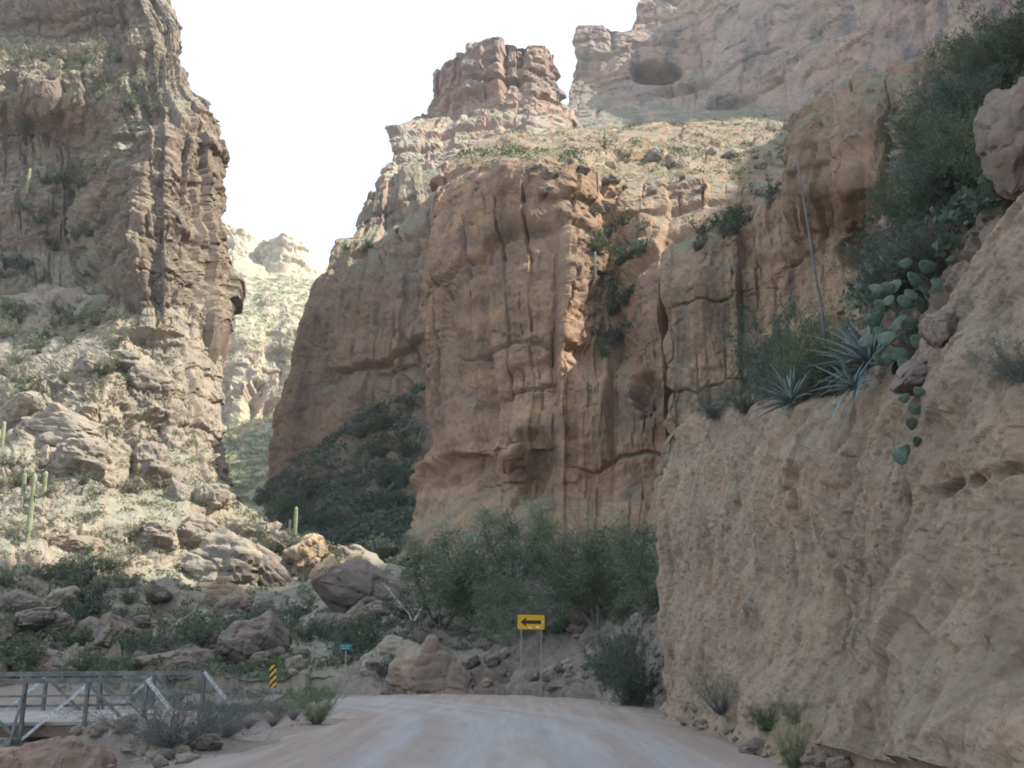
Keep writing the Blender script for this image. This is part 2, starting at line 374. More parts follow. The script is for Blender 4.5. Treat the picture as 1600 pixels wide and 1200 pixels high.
# ------------------------------------------------------------------ rock walls: control sections -> smooth surface -> fractured blocks
def cat(C, segs):
    """Catmull-Rom along axis 0 with segs[i] steps in span i"""
    K = len(C); P = np.concatenate([[2 * C[0] - C[1]], C, [2 * C[-1] - C[-2]]]); out = []
    for i in range(K - 1):
        p0, p1, p2, p3 = P[i:i + 4]
        t = (np.arange(segs[i]) / segs[i]).reshape(-1, *([1] * (C.ndim - 1)))
        # tension keeps ledges crisp
        m1, m2 = (p2 - p0) * .32, (p3 - p1) * .32
        out.append((2 * t**3 - 3 * t**2 + 1) * p1 + (t**3 - 2 * t**2 + t) * m1 + (-2 * t**3 + 3 * t**2) * p2 + (t**3 - t**2) * m2)
    out.append(C[-1:]); return np.concatenate(out)
PATCH = {}
def wall(name, rows, mat, field, label, step=2.5, back=(10, 30, 60), sides='LR', down=8., dents=(), rise=0.0, smooth=False, cat_='cliff', maxres=1.2):
    C = np.array([[at(*p) if len(p) == 3 else np.array(p[1:], float) for p in r] for r in rows])
    def away(p, rot=0.):
        d = (p - CAM)[..., :2]; d = d / np.linalg.norm(d, axis=-1, keepdims=True)
        c, s = math.cos(rot), math.sin(rot)
        return np.stack([d[..., 0] * c - d[..., 1] * s, d[..., 0] * s + d[..., 1] * c, np.zeros(d.shape[:-1])], -1)
    real = np.ones(C.shape[:2], bool)
    if sides:
        add = []
        for sd_, idx, rot in (('L', 0, -.35), ('R', -1, .35)):
            e = C[:, idx]
            A = [e + away(e, rot) * k + np.array([0, 0, -.05 * k]) for k in (back[0] * .5, back[1])]
            add.append(A if sd_ in sides else [])
        left = [a[:, None] for a in add[0][::-1]]; right = [a[:, None] for a in add[1]]
        nl, nr = len(left), len(right)
        C = np.concatenate(left + [C] + right, 1)
        real = np.concatenate([np.zeros((len(C), nl), bool), real, np.zeros((len(C), nr), bool)], 1)
    if back:
        tops = [C[0] + away(C[0]) * k + np.array([0, 0, rise * k]) for k in back][::-1]
        C = np.concatenate([np.array(tops), C]); real = np.concatenate([np.zeros((len(tops), C.shape[1]), bool), real])
    if down:
        C = np.concatenate([C, (C[-1] + np.array([0, 0, -down]))[None]]); real = np.concatenate([real, np.zeros((1, C.shape[1]), bool)])
    pj = proj(C)
    real &= (pj[..., 2] > 4) & (pj[..., 0] > -320) & (pj[..., 0] < (2900 if name == 'bank_right' else 1900))
    pj_d = [pj[..., 2], pj[..., 2].T]
    def segs(axis):
        a = np.moveaxis(pj[..., :2], axis, 0); w = np.moveaxis(C, axis, 0); r = np.moveaxis(real, axis, 0)
        o = []
        for i in range(len(a) - 1):
            ok = r[i] & r[i + 1]
            dl = np.linalg.norm(a[i + 1] - a[i], axis=-1); wl = np.linalg.norm(w[i + 1] - w[i], axis=-1)
            if ok.any():
                foot = np.minimum(pj_d[axis][i], pj_d[axis][i + 1]) / FPX * step
                o.append(int(max(2, np.percentile(dl[ok], 80) / step, min(np.percentile((wl / np.maximum(foot, .02))[ok], 70) / 2.0, 130))))
            else: o.append(max(3, min(40 if name == 'bank_right' else 14, int(wl.max() / (maxres * 2)))))
        return o
    S = cat(C, segs(0)); S = np.moveaxis(cat(np.moveaxis(S, 1, 0), segs(1)), 0, 1)
    n, m = S.shape[:2]
    tu = np.gradient(S, axis=1); tv = np.gradient(S, axis=0)
    N = np.cross(tu, -tv); N /= np.linalg.norm(N, axis=-1, keepdims=True) + 1e-9
    if (N * (S - CAM)).sum(-1).mean() > 0: N = -N
    print('WALL', name, n, m, n * m)
    P = S.reshape(-1, 3); Nf = N.reshape(-1, 3)
    du = np.linalg.norm(np.diff(S, axis=1), axis=-1); UC[0] = np.tile(np.r_[0, np.cumsum(np.median(du, 0))], (n, 1)).ravel(); UC[1] = np.abs(Nf[:, 2])
    d, tone = field(P)
    P = P + Nf * d[:, None]
    for px, py, D, rx, rz, amt in dents:                   # caves and alcoves
        c = at(px, py, D); mpp = D / FPX
        q = ((P[:, 0] - c[0]) / (rx * mpp)) ** 2 + ((P[:, 2] - c[2]) / (rz * mpp)) ** 2 + ((P[:, 1] - c[1]) / (6 * rx * mpp)) ** 2
        q = q * (1 + .35 * fbm((P - c) / (rx * mpp * 1.3), 3, 77))
        P = P - Nf * (amt * np.exp(-np.maximum(q, 0) ** 3))[:, None]
    V = P.reshape(n, m, 3)
    tu = np.gradient(V, axis=1); tv = np.gradient(V, axis=0)
    N2 = np.cross(tu, -tv); N2 /= np.linalg.norm(N2, axis=-1, keepdims=True) + 1e-9
    if (N2 * N).sum(-1).mean() < 0: N2 = -N2
    me = np_mesh(name, P, grid_faces(n, m), smooth, tone)
    o = link(name, me, kind='structure', label=label, cat=cat_, mats=[mat])
    PATCH[name] = (P, N2.reshape(-1, 3), proj(P))
    return o
def spot(px, py, names, tol=7.):
    """the front-most surface point of the named rock walls that the camera sees near a pixel"""
    best = None
    for nm in names:
        P, N, q = PATCH[nm]
        d2 = (q[:, 0] - px) ** 2 + (q[:, 1] - py) ** 2
        ok = np.where((d2 < tol * tol) & (q[:, 2] > 1))[0]
        if len(ok) == 0: continue
        i = ok[np.argmin(q[ok, 2])]
        if best is None or q[i, 2] < best[2]: best = (P[i], N[i], q[i, 2])
    if best is None and tol < 60: return spot(px, py, names, tol * 2)
    return best

# ---- left cliff and its pillar
fld_left = lambda P: cliff(P, [(6.5, 15, 1.6, 1.0), (3.0, 7, .75, .7), (1.4, 3, .3, .3)], [(1.3, 1.9, .22, .8, .2)], (.13, .8, 1.0), ((.5, .25), (1.8, .12)), 3, (22, 2.0), .6)
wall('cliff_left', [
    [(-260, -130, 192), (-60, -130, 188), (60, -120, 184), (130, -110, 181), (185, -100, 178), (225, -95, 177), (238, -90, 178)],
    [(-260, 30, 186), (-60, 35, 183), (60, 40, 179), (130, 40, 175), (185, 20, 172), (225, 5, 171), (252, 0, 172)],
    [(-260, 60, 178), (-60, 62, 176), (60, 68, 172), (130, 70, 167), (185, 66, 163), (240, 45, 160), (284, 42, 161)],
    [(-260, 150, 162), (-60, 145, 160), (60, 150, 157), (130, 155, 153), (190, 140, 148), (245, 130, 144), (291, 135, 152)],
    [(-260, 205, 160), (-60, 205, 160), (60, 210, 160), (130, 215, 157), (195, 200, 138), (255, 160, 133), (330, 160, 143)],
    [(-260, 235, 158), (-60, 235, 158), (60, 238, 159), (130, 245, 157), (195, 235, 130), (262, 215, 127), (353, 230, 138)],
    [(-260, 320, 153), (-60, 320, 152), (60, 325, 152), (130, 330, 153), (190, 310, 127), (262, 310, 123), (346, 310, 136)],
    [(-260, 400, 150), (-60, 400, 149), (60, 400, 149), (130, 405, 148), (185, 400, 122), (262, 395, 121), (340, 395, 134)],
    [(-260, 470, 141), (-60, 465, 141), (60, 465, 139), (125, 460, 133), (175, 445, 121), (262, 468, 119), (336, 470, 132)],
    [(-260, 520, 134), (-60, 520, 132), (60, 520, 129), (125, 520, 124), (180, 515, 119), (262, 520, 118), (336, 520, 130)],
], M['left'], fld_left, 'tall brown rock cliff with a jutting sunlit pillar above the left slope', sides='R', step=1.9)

fld_slope = lambda P: cliff(P, [(6, 4.0, 1.3, 1.2), (2.6, 1.6, .65, .6)], [(1.6, 1.2, .35, .8, .3), (.6, .5, .13, .8, .1)], (.35, .6, 1.5), ((.4, .3), (1.8, .1)), 21, (16, 1.2), .3, 9)
wall('slope_left', [
    [(-260, 465, 137), (-60, 462, 136), (60, 462, 133), (150, 462, 127), (230, 475, 121), (290, 478, 123), (338, 472, 131)],
    [(-260, 520, 126), (-60, 520, 125), (60, 520, 122), (150, 525, 118), (225, 520, 117), (290, 520, 120), (340, 530, 129)],
    [(-260, 600, 113), (-60, 600, 112), (60, 600, 110), (150, 600, 107), (225, 600, 112), (290, 600, 116), (348, 610, 126)],
    [(-260, 690, 104), (-60, 690, 103), (60, 690, 102), (150, 690, 103), (222, 690, 108), (300, 690, 113), (352, 690, 122)],
    [(-260, 750, 95), (-60, 750, 94), (60, 750, 94), (150, 750, 96), (226, 755, 105), (310, 750, 107), (364, 760, 117)],
    [(-260, 820, 86), (-60, 820, 86), (60, 820, 86), (150, 820, 88), (240, 820, 91), (340, 815, 97), (452, 832, 100)],
    [(-260, 890, 76), (-60, 890, 76), (60, 890, 77), (150, 890, 81), (260, 890, 88), (390, 880, 95), (565, 876, 98)],
    [(-260, 950, 68), (-60, 950, 68), (60, 950, 69), (160, 950, 72), (290, 950, 79), (440, 945, 85), (650, 905, 90)],
    [(-260, 1000, 61), (-60, 1000, 61), (60, 1000, 62), (170, 1000, 63), (300, 1005, 65), (450, 1000, 67), (660, 985, 68)],
    [(-260, 1050, 54), (-60, 1050, 54), (60, 1050, 54), (170, 1050, 54), (310, 1055, 53), (450, 1055, 52), (650, 1060, 52)],
], M['slope'], fld_slope, 'sunlit rubble slope of pale broken rock below the left cliff', back=(6, 14), sides='R', cat_='slope', down=4)

# ---- the canyon seen through the gap
fld_far = lambda P: cliff(P, [(30, 40, 1.6, 3.4), (12, 14, 1.2, 1.6)], [(5, 6, .9, .8, .6)], (.07, 3.0, 1.), ((.1, 1.0), (.5, .4)), 41, (80, 1.5), .5)
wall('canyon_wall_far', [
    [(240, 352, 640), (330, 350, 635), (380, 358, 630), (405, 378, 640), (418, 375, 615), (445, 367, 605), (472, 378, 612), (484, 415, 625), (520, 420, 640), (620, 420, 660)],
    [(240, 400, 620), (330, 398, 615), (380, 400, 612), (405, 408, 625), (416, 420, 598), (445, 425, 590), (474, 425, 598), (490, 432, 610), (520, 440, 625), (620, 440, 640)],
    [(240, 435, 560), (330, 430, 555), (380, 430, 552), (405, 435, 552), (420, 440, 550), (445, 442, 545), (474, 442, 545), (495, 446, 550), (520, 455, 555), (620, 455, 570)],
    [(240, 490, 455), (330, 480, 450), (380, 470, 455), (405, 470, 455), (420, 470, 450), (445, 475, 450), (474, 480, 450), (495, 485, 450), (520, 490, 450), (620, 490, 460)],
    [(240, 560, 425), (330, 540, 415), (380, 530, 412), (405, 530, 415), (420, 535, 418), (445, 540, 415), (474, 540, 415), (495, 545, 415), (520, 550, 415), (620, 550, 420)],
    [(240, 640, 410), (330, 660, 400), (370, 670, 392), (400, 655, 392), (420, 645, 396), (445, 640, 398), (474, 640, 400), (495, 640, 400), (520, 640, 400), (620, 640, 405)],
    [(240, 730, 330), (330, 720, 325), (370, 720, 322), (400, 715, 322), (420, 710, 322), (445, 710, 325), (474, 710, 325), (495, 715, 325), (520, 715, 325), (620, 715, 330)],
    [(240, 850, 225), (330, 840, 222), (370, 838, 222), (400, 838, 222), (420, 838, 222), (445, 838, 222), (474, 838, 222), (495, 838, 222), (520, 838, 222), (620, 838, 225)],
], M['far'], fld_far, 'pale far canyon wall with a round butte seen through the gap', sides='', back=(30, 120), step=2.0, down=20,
     dents=((392, 622, 398, 17, 36, 9), (415, 640, 398, 8, 22, 5)))

# ---- wall behind the middle cliff, its grey column tier and the peak above
fld_wb = lambda P: cliff(P, [(8, 30, 1.3, 1.6), (3.6, 11, .6, .9), (1.6, 3.6, .2, .3)], [(1.5, 2.4, .14, .8, .15)], (.07, .8, 1.), ((.3, .25), (1.2, .1)), 61, (26, 1.5), .9)
wall('cliff_behind', [
    [(572, 300, 197), (600, 284, 197), (614, 268, 200), (650, 262, 200), (720, 262, 196)],
    [(556, 345, 188), (590, 345, 186), (620, 342, 183), (660, 330, 178), (720, 325, 174)],
    [(548, 364, 180), (580, 368, 178), (615, 360, 175), (660, 344, 170), (720, 336, 166)],
    [(518, 372, 176), (560, 384, 170), (610, 368, 167), (660, 350, 162), (720, 342, 158)],
    [(500, 424, 170), (550, 424, 163), (610, 420, 158), (660, 420, 154), (720, 420, 150)],
    [(472, 490, 168), (535, 490, 160), (600, 490, 155), (660, 490, 151), (720, 490, 147)],
    [(449, 570, 167), (520, 570, 158), (590, 570, 153), (660, 570, 149), (720, 570, 145)],
    [(438, 650, 166), (510, 650, 157), (585, 650, 151), (660, 640, 147), (720, 640, 143)],
    [(433, 740, 164), (505, 740, 156), (580, 740, 150), (660, 740, 145), (720, 740, 141)],
    [(428, 830, 162), (500, 830, 155), (580, 830, 149), (660, 830, 143), (720, 830, 139)],
], M['wallbehind'], fld_wb, 'tan stepped cliff wall left of and behind the middle cliff', sides='L', back=(8, 20, 40))

fld_pk = lambda P: cliff(P, [(10, 20, 1.7, 2.4), (4.6, 5, .8, 1.0), (2.2, 2.2, .4, .4)], [(2.2, 2.4, .3, .8, .3)], (.14, 1.5, .6), ((.2, .35), (.8, .18)), 81, (34, 2), .5)
wall('peak', [
    [(682, 108, 262), (722, 93, 260), (740, 68, 256), (762, 63, 254), (805, 67, 250), (846, 72, 252), (868, 98, 258)],
    [(674, 145, 258), (710, 132, 255), (738, 120, 251), (765, 120, 249), (805, 120, 246), (848, 120, 249), (876, 138, 256)],
    [(656, 194, 253), (700, 185, 249), (735, 175, 246), (765, 175, 244), (805, 172, 241), (850, 168, 244), (886, 172, 252)],
    [(616, 208, 240), (672, 215, 236), (722, 215, 232), (762, 215, 230), (802, 210, 228), (850, 205, 230), (892, 205, 240)],
    [(612, 262, 222), (664, 262, 218), (716, 255, 214), (760, 250, 212), (802, 245, 212), (842, 240, 216), (880, 240, 226)],
    [(610, 310, 205), (664, 310, 200), (716, 300, 196), (760, 300, 196), (802, 300, 198), (842, 300, 205), (880, 300, 212)],
], M['peak'], fld_pk, 'banded reddish rock peak with a rounded summit above the middle cliff', back=(12, 30, 50))

# ---- high wall top right, carried on beyond the frame along the canyon; unseen rim stepped to set the shadow edge
fld_up = lambda P: cliff(P, [(26, 34, 1.4, 1.4), (10, 9, .8, .9)], [(5, 3.6, .35, .7, .4)], (.09, 1.2, .8), ((.1, .6), (.6, .22)), 101, (70, 2), .8)
wall('cliff_upper', [
    [(908, 44, 345), (940, 40, 342), (978, 46, 340), (992, 20, 345), (1012, -15, 350), (1090, -25, 345), (1200, -130, 320), (1400, -190, 280), (1620, -260, 235), ('w', 158, 175, 222), ('w', 163, 86, 209), ('w', 165, 76, 250), ('w', 165, 0, 252), ('w', 160, -140, 250)],
    [(900, 80, 340), (935, 78, 337), (975, 75, 335), (1000, 60, 337), (1030, 45, 338), (1095, 30, 332), (1200, -30, 310), (1400, -60, 272), (1620, -80, 228), ('w', 152, 172, 190), ('w', 157, 86, 188), ('w', 158, 76, 192), ('w', 158, 0, 190), ('w', 155, -140, 190)],
    [(888, 140, 334), (930, 135, 331), (975, 130, 329), (1010, 120, 329), (1045, 115, 328), (1100, 110, 318), (1200, 80, 300), (1400, 60, 264), (1620, 60, 222), ('w', 146, 168, 150), ('w', 149, 86, 150), ('w', 150, 76, 150), ('w', 150, 0, 150), ('w', 150, -140, 150)],
    [(880, 180, 318), (928, 172, 316), (975, 170, 314), (1012, 165, 312), (1050, 165, 310), (1100, 165, 304), (1200, 170, 290), (1400, 180, 256), (1620, 190, 215), ('w', 138, 165, 105), ('w', 139, 86, 109), ('w', 140, 76, 110), ('w', 140, 0, 110), ('w', 140, -140, 110)],
    [(872, 205, 290), (925, 205, 288), (975, 205, 286), (1015, 208, 284), (1055, 205, 280), (1105, 200, 275), (1200, 195, 268), (1400, 260, 245), (1620, 330, 205), ('w', 125, 160, 75), ('w', 125, 86, 75), ('w', 125, 76, 75), ('w', 125, 0, 75), ('w', 125, -140, 75)],
    [(870, 290, 250), (925, 290, 250), (975, 290, 250), (1015, 290, 248), (1055, 290, 245), (1105, 290, 240), (1200, 290, 230), (1400, 380, 215), (1620, 450, 185), ('w', 110, 150, 45), ('w', 108, 86, 41), ('w', 108, 76, 40), ('w', 108, 0, 40), ('w', 108, -140, 40)],
], M['upper'], fld_up, 'huge pinkish streaked rock wall with a cave at its left end', sides='L', back=(15, 40, 90), down=30, maxres=3,
     dents=((1022, 112, 330, 36, 30, 20), (1060, 148, 322, 45, 20, 5), (1130, 175, 305, 40, 16, 4)))

# ---- middle cliff with the lit shelf on top
fld_c = lambda P: cliff(P, [(10, 19, 1.3, 1.35), (4.6, 8, .6, .9), (2.0, 3.4, .2, .35)], [(1.4, 2.2, .13, .8, .14)], (.06, .9, 1.0), ((.3, .25), (1.3, .1)), 121, (28, 1.8), .42)
wall('cliff_middle', [
    [(690, 262, 160), (740, 226, 178), (800, 206, 192), (880, 208, 205), (950, 206, 218), (1000, 200, 226), (1060, 194, 236), (1150, 188, 246), (1300, 184, 256)],
    [(678, 285, 140), (735, 250, 142), (800, 234, 146), (880, 236, 152), (950, 245, 160), (1000, 246, 165), (1060, 245, 168), (1150, 250, 170), (1300, 255, 172)],
    [(672, 302, 130), (730, 272, 124), (800, 262, 119), (880, 266, 120), (945, 292, 128), (995, 290, 128), (1060, 280, 126), (1150, 290, 122), (1300, 300, 118)],
    [(668, 345, 127), (728, 335, 119), (800, 325, 115), (880, 330, 114), (945, 345, 124), (995, 340, 119), (1060, 340, 116), (1150, 350, 112), (1300, 360, 108)],
    [(666, 440, 124), (728, 435, 115), (800, 430, 111), (880, 430, 109), (945, 440, 118), (995, 440, 110), (1060, 440, 106), (1150, 440, 103), (1300, 440, 100)],
    [(661, 530, 121), (726, 540, 112), (800, 545, 107), (880, 540, 106), (945, 530, 112), (995, 540, 104), (1060, 540, 101), (1150, 540, 98), (1300, 540, 95)],
    [(658, 620, 119), (724, 620, 110), (800, 625, 105), (880, 620, 103), (945, 600, 104), (995, 620, 101), (1060, 620, 99), (1150, 620, 96), (1300, 620, 93)],
    [(668, 690, 117), (724, 700, 108), (800, 690, 103), (880, 695, 102), (945, 690, 101), (995, 690, 99), (1060, 690, 98), (1150, 690, 95), (1300, 690, 92)],
    [(652, 760, 115), (722, 760, 109), (800, 765, 105), (880, 770, 103), (945, 770, 101), (995, 760, 99), (1060, 760, 97), (1150, 760, 94), (1300, 760, 91)],
    [(628, 850, 108), (715, 850, 101), (800, 850, 97), (880, 850, 96), (945, 850, 95), (995, 850, 94), (1060, 850, 93), (1150, 850, 91), (1300, 850, 88)],
    [(610, 905, 101), (710, 905, 94), (800, 905, 91), (880, 905, 90), (945, 905, 89), (995, 905, 88), (1060, 905, 88), (1150, 905, 86), (1300, 905, 84)],
], M['center'], fld_c, 'massive orange brown cliff in shade with a bright shelf on top', sides='L', back=(8, 20),
     dents=((830, 715, 103, 34, 55, 2.2), (700, 725, 108, 60, 22, 2.0), (1010, 610, 101, 20, 40, 2.5), (560, 640, 150, 60, 14, 2)))

# ---- dark brush slope between the middle cliff and the far wall
fld_t = lambda P: rockfield(P, [(6, 4, .8, .8, .4), (2.2, 1.8, .4, .8, .2)], None, ((.3, .5), (1.4, .15)), 141, scree=8)
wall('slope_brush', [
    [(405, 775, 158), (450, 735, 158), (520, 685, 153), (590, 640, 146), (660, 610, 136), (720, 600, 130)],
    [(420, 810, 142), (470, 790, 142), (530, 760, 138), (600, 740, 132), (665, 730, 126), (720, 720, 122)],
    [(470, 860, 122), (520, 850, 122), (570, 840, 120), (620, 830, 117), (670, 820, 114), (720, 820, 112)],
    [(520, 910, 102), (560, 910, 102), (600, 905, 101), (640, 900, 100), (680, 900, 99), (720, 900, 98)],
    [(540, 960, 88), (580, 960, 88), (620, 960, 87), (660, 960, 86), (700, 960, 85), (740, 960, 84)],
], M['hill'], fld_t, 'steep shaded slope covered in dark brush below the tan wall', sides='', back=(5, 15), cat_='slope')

# ---- columned outcrop above the road bank and the ridge stepping down from it
fld_o = lambda P: cliff(P, [(3.0, 14, .8, 1.3), (1.4, 4.5, .34, .5)], [(.9, 1.5, .1, .8, .12)], (.13, .4, 1.), ((.5, .18), (2.2, .06)), 161, (12, .8), .7)
wall('cliff_outcrop', [
    [(1040, 384, 84), (1100, 358, 82), (1170, 318, 80), (1235, 262, 77), (1256, 196, 70), (1300, 142, 66), (1345, 124, 64), (1395, 126, 62), (1440, 120, 58), (1520, 80, 54), (1640, 40, 50)],
    [(1036, 402, 80), (1100, 385, 77), (1170, 350, 75), (1232, 290, 72), (1250, 235, 66), (1300, 205, 62), (1345, 195, 60), (1395, 195, 58), (1440, 200, 56), (1520, 180, 52), (1640, 150, 48)],
    [(1036, 450, 78), (1100, 445, 75), (1170, 440, 73), (1230, 400, 70), (1252, 300, 65), (1300, 280, 61), (1345, 285, 59), (1395, 285, 58), (1440, 290, 56), (1520, 280, 52), (1640, 260, 48)],
    [(1040, 500, 78), (1100, 500, 75), (1170, 500, 73), (1230, 470, 70), (1254, 390, 67), (1300, 370, 64), (1345, 370, 62), (1395, 370, 60), (1440, 370, 57), (1520, 370, 53), (1640, 360, 49)],
    [(1038, 580, 77), (1100, 580, 74), (1170, 580, 72), (1230, 560, 69), (1258, 480, 66), (1300, 470, 63), (1345, 470, 61), (1395, 470, 59), (1440, 470, 56), (1520, 470, 52), (1640, 460, 48)],
    [(1036, 680, 76), (1100, 680, 73), (1170, 680, 71), (1230, 670, 68), (1260, 620, 64), (1300, 620, 61), (1345, 620, 59), (1395, 620, 57), (1440, 620, 54), (1520, 620, 50), (1640, 610, 46)],
    [(1030, 860, 72), (1100, 860, 70), (1170, 860, 68), (1230, 860, 65), (1260, 860, 61), (1300, 860, 58), (1345, 860, 56), (1395, 860, 54), (1440, 860, 51), (1520, 860, 47), (1640, 860, 43)],
], M['outcrop'], fld_o, 'orange outcrop with dark fluted columns rising behind the road bank', sides='L', back=(8, 25, 45), rise=.3, dents=((1330, 395, 62, 14, 34, 1.4),))

# ---- hillside on the right, above the road bank
fld_h = lambda P: rockfield(P, [(1.8, 1.4, .34, .8, .3), (.7, .6, .17, .8, .12), (.28, .25, .07, .8, .04)], None, ((.5, .25), (2.5, .07)), 181)
wall('hillside_right', [
    [(1395, 190, 50), (1440, 135, 47), (1490, 90, 44), (1545, 58, 41), (1600, 40, 38), (1700, -40, 34), ('w', 30, 20, 44), ('w', 34, -30, 46)],
    [(1395, 300, 40), (1440, 250, 38), (1490, 190, 36), (1545, 150, 33), (1600, 110, 30), (1700, 40, 27), ('w', 22, 14, 27), ('w', 24, -30, 28)],
    [(1370, 470, 25), (1425, 410, 22), (1485, 330, 20), (1545, 270, 18.5), (1600, 215, 17), (1700, 130, 15), ('w', 14, 10, 17), ('w', 15, -30, 18)],
    [(1335, 610, 17), (1400, 560, 15.6), (1480, 470, 14.2), (1545, 395, 13.2), (1620, 305, 12), (1740, 215, 10.2), ('w', 8.0, 5, 9.4), ('w', 10, -30, 12)],
], M['hill'], fld_h, 'brushy hillside climbing above the road bank', sides='', back=(8, 20), rise=.5, cat_='slope', down=3)

# ---- cut bank beside the road
def bankrows():
    crest = [(1052, 690, 33.5), (1082, 640, 32.5), (1160, 622, 26), (1262, 612, 20), (1350, 590, 16.2), (1440, 500, 14.4), (1530, 395, 13), (1640, 270, 11.5), (1800, 150, 9.4)]
    C = [at(*p) for p in crest] + [np.array([7.0, 3, 9.6]), np.array([7.5, -12, 9.8])]
    base = [(4.75, 33.6), (4.85, 32), (4.9, 26), (4.7, 20), (4.55, 16.4), (4.45, 13.8), (4.45, 11.6), (4.5, 9.6), (4.6, 7.2), (4.8, 2.5), (5.0, -12)]
    rows = []
    for t, bulge in ((1.02, .9), (1.0, .35), (.97, .02), (.92, -.14), (.8, -.30), (.62, -.25), (.45, -.05), (.3, -.05), (.15, -.1), (0.05, -.15), (0, -.42), (-.06, -.8), (-.2, -1.0)):
        r = []
        for c, (bx, by) in zip(C, base):
            zb = 2.1 - .0355 * by - .05
            s = max(t, 0) ** 1.25
            r.append(('w', bx + (c[0] - bx) * s + bulge, by + (c[1] - by) * t, zb + (c[2] - zb) * t))
        rows.append(r)
    return rows
fld_b = lambda P: cliff(P, [(2.6, 6.5, .17, .12)], [(.75, 1.5, .06, .9, .05), (.26, .42, .03, .9, .022)], None, ((.6, .15), (2.2, .06), (7., .026), (16., .011)), 201, (5, .4))
wall('bank_right', bankrows(), M['bank'], fld_b, 'pale tan crumbling cut bank rising beside the road', sides='L', back=(2, 5), step=2.4, down=1.5, cat_='bank', maxres=.12,
     dents=((1345, 850, 14.2, 16, 30, .3), (1590, 870, 9.9, 40, 34, .16), (1205, 750, 19.5, 22, 26, .4), (1130, 790, 24, 16, 36, .4), (1500, 770, 11.5, 46, 14, .25), (1255, 960, 16.5, 10, 60, .25)))

# ---- rubble slope behind the bend
fld_tl = lambda P: rockfield(P, [(2.2, 1.6, .28, .9, .25), (.8, .6, .16, .9, .1), (.3, .25, .06, .8, .03)], None, ((.4, .3), (2., .07)), 221, scree=3.5)
wall('slope_bend', [
    [(560, 905, 92), (640, 890, 88), (720, 880, 86), (800, 870, 86), (880, 865, 84), (960, 850, 80), (1060, 820, 70)],
    [(545, 965, 70), (635, 950, 68), (720, 945, 66), (800, 935, 66), (880, 925, 63), (960, 900, 58), (1060, 880, 52)],
    [(535, 1010, 59), (630, 1005, 57), (720, 1000, 56), (800, 990, 55), (880, 975, 53), (960, 960, 49), (1060, 960, 44)],
    [(530, 1050, 53), (625, 1050, 51.5), (720, 1045, 50.5), (800, 1040, 50), (880, 1030, 48), (960, 1025, 44), (1060, 1040, 38)],
    [(525, 1088, 48.5), (620, 1085, 48), (720, 1080, 47.5), (800, 1079, 47.2), (880, 1080, 45), (960, 1090, 40), (1060, 1108, 33)],
], M['talus'], fld_tl, 'rocky rubble slope rising behind the bend of the road', sides='', back=(5,), cat_='slope', down=2)

# ------------------------------------------------------------------ ground and road
def zroad(y, x=0.): return 2.1 - .0355 * np.minimum(y, 46.) - .52 * sstep(4.5, 12.5, -np.asarray(x, float)) * sstep(27, 39, np.asarray(y, float))
def xleft(y):
    return np.interp(y, [-40, 10, 16, 22, 27, 31, 35, 38.5, 46], [-4.8, -4.9, -5.1, -4.8, -4.5, -5.4, -8.0, -14.2, -13.6])
def xright(y):
    return np.interp(y, [-40, 30, 36, 42, 46.6], [4.55, 4.5, 4.9, 3.9, 1.0])
def gz(x, y):
    z = zroad(y, x)
    lx = xleft(y)
    creek = sstep(0, 1, (lx - 1.0 - x) / 3.6) * (1 - sstep(44, 52, y)) * sstep(-60, 6, y)
    z = z - .02 - creek * (4.6 - .02 * y)
    far = sstep(46.5, 60, y)
    z = z + far * (np.clip(y, 46, 95) - 46) * .12 - far * sstep(-8, -16, -np.abs(x) + 0) * 0
    return z
xs = np.unique(np.concatenate([np.linspace(-2500, -150, 10), np.linspace(-150, -32, 14), np.linspace(-32, 8, 150), np.linspace(8, 150, 16), np.linspace(150, 2500, 10)]))
ys = np.unique(np.concatenate([np.linspace(-2500, -60, 9), np.linspace(-60, 4, 22), np.linspace(4, 62, 210), np.linspace(62, 200, 20), np.linspace(200, 3500, 12)]))
X, Y = np.meshgrid(xs, ys); Pg = np.stack([X.ravel(), Y.ravel(), np.zeros(X.size)], 1)
Z = gz(Pg[:, 0], Pg[:, 1])
offroad = np.clip((xleft(Pg[:, 1]) - Pg[:, 0]) / 1.5, 0, 1) + np.clip((Pg[:, 1] - 46.8) / 2, 0, 1)
Z = Z + np.clip(offroad, 0, 1) * (fbm(Pg * .5, 4, 7) * .22 + fbm(Pg * 2.0, 3, 9) * .06)
Pg[:, 2] = Z
me = np_mesh('ground', Pg, grid_faces(len(ys), len(xs)), True)
link('ground', me, kind='structure', label='brown dirt canyon floor beside and under the road', cat='ground', mats=[M['ground']])
PATCH['ground'] = (Pg, np.tile([0, 0, 1.], (len(Pg), 1)), proj(Pg))
ry = np.linspace(-30, 46.6, 320); ts = np.linspace(0, 1, 90)
lj = xleft(ry) + .25 * fbm(np.stack([ry * .6, ry * 0, ry * 0], 1), 3, 31); rj = xright(ry) + .2 * fbm(np.stack([ry * .6, ry * 0 + 5, ry * 0], 1), 3, 33)
RX = lj[:, None] * (1 - ts) + rj[:, None] * ts; RY = np.repeat(ry[:, None], 90, 1)
Pr = np.stack([RX.ravel(), RY.ravel(), np.zeros(RX.size)], 1)
xc = .2 - .018 * np.clip(RY - 22, 0, 30) ** 2; q_ = (RX - xc).ravel()
ruts = sum(np.exp(-np.square((q_ - o_) / .34)) for o_ in (-2.5, -.95, .85, 2.3)); core = np.clip(.55 * np.exp(-np.square(q_ / 2.9)) + .5 * ruts, 0, 1)
edge = np.minimum(np.minimum(ts, 1 - ts) * 14, 1)[None, :].repeat(len(ry), 0).ravel()
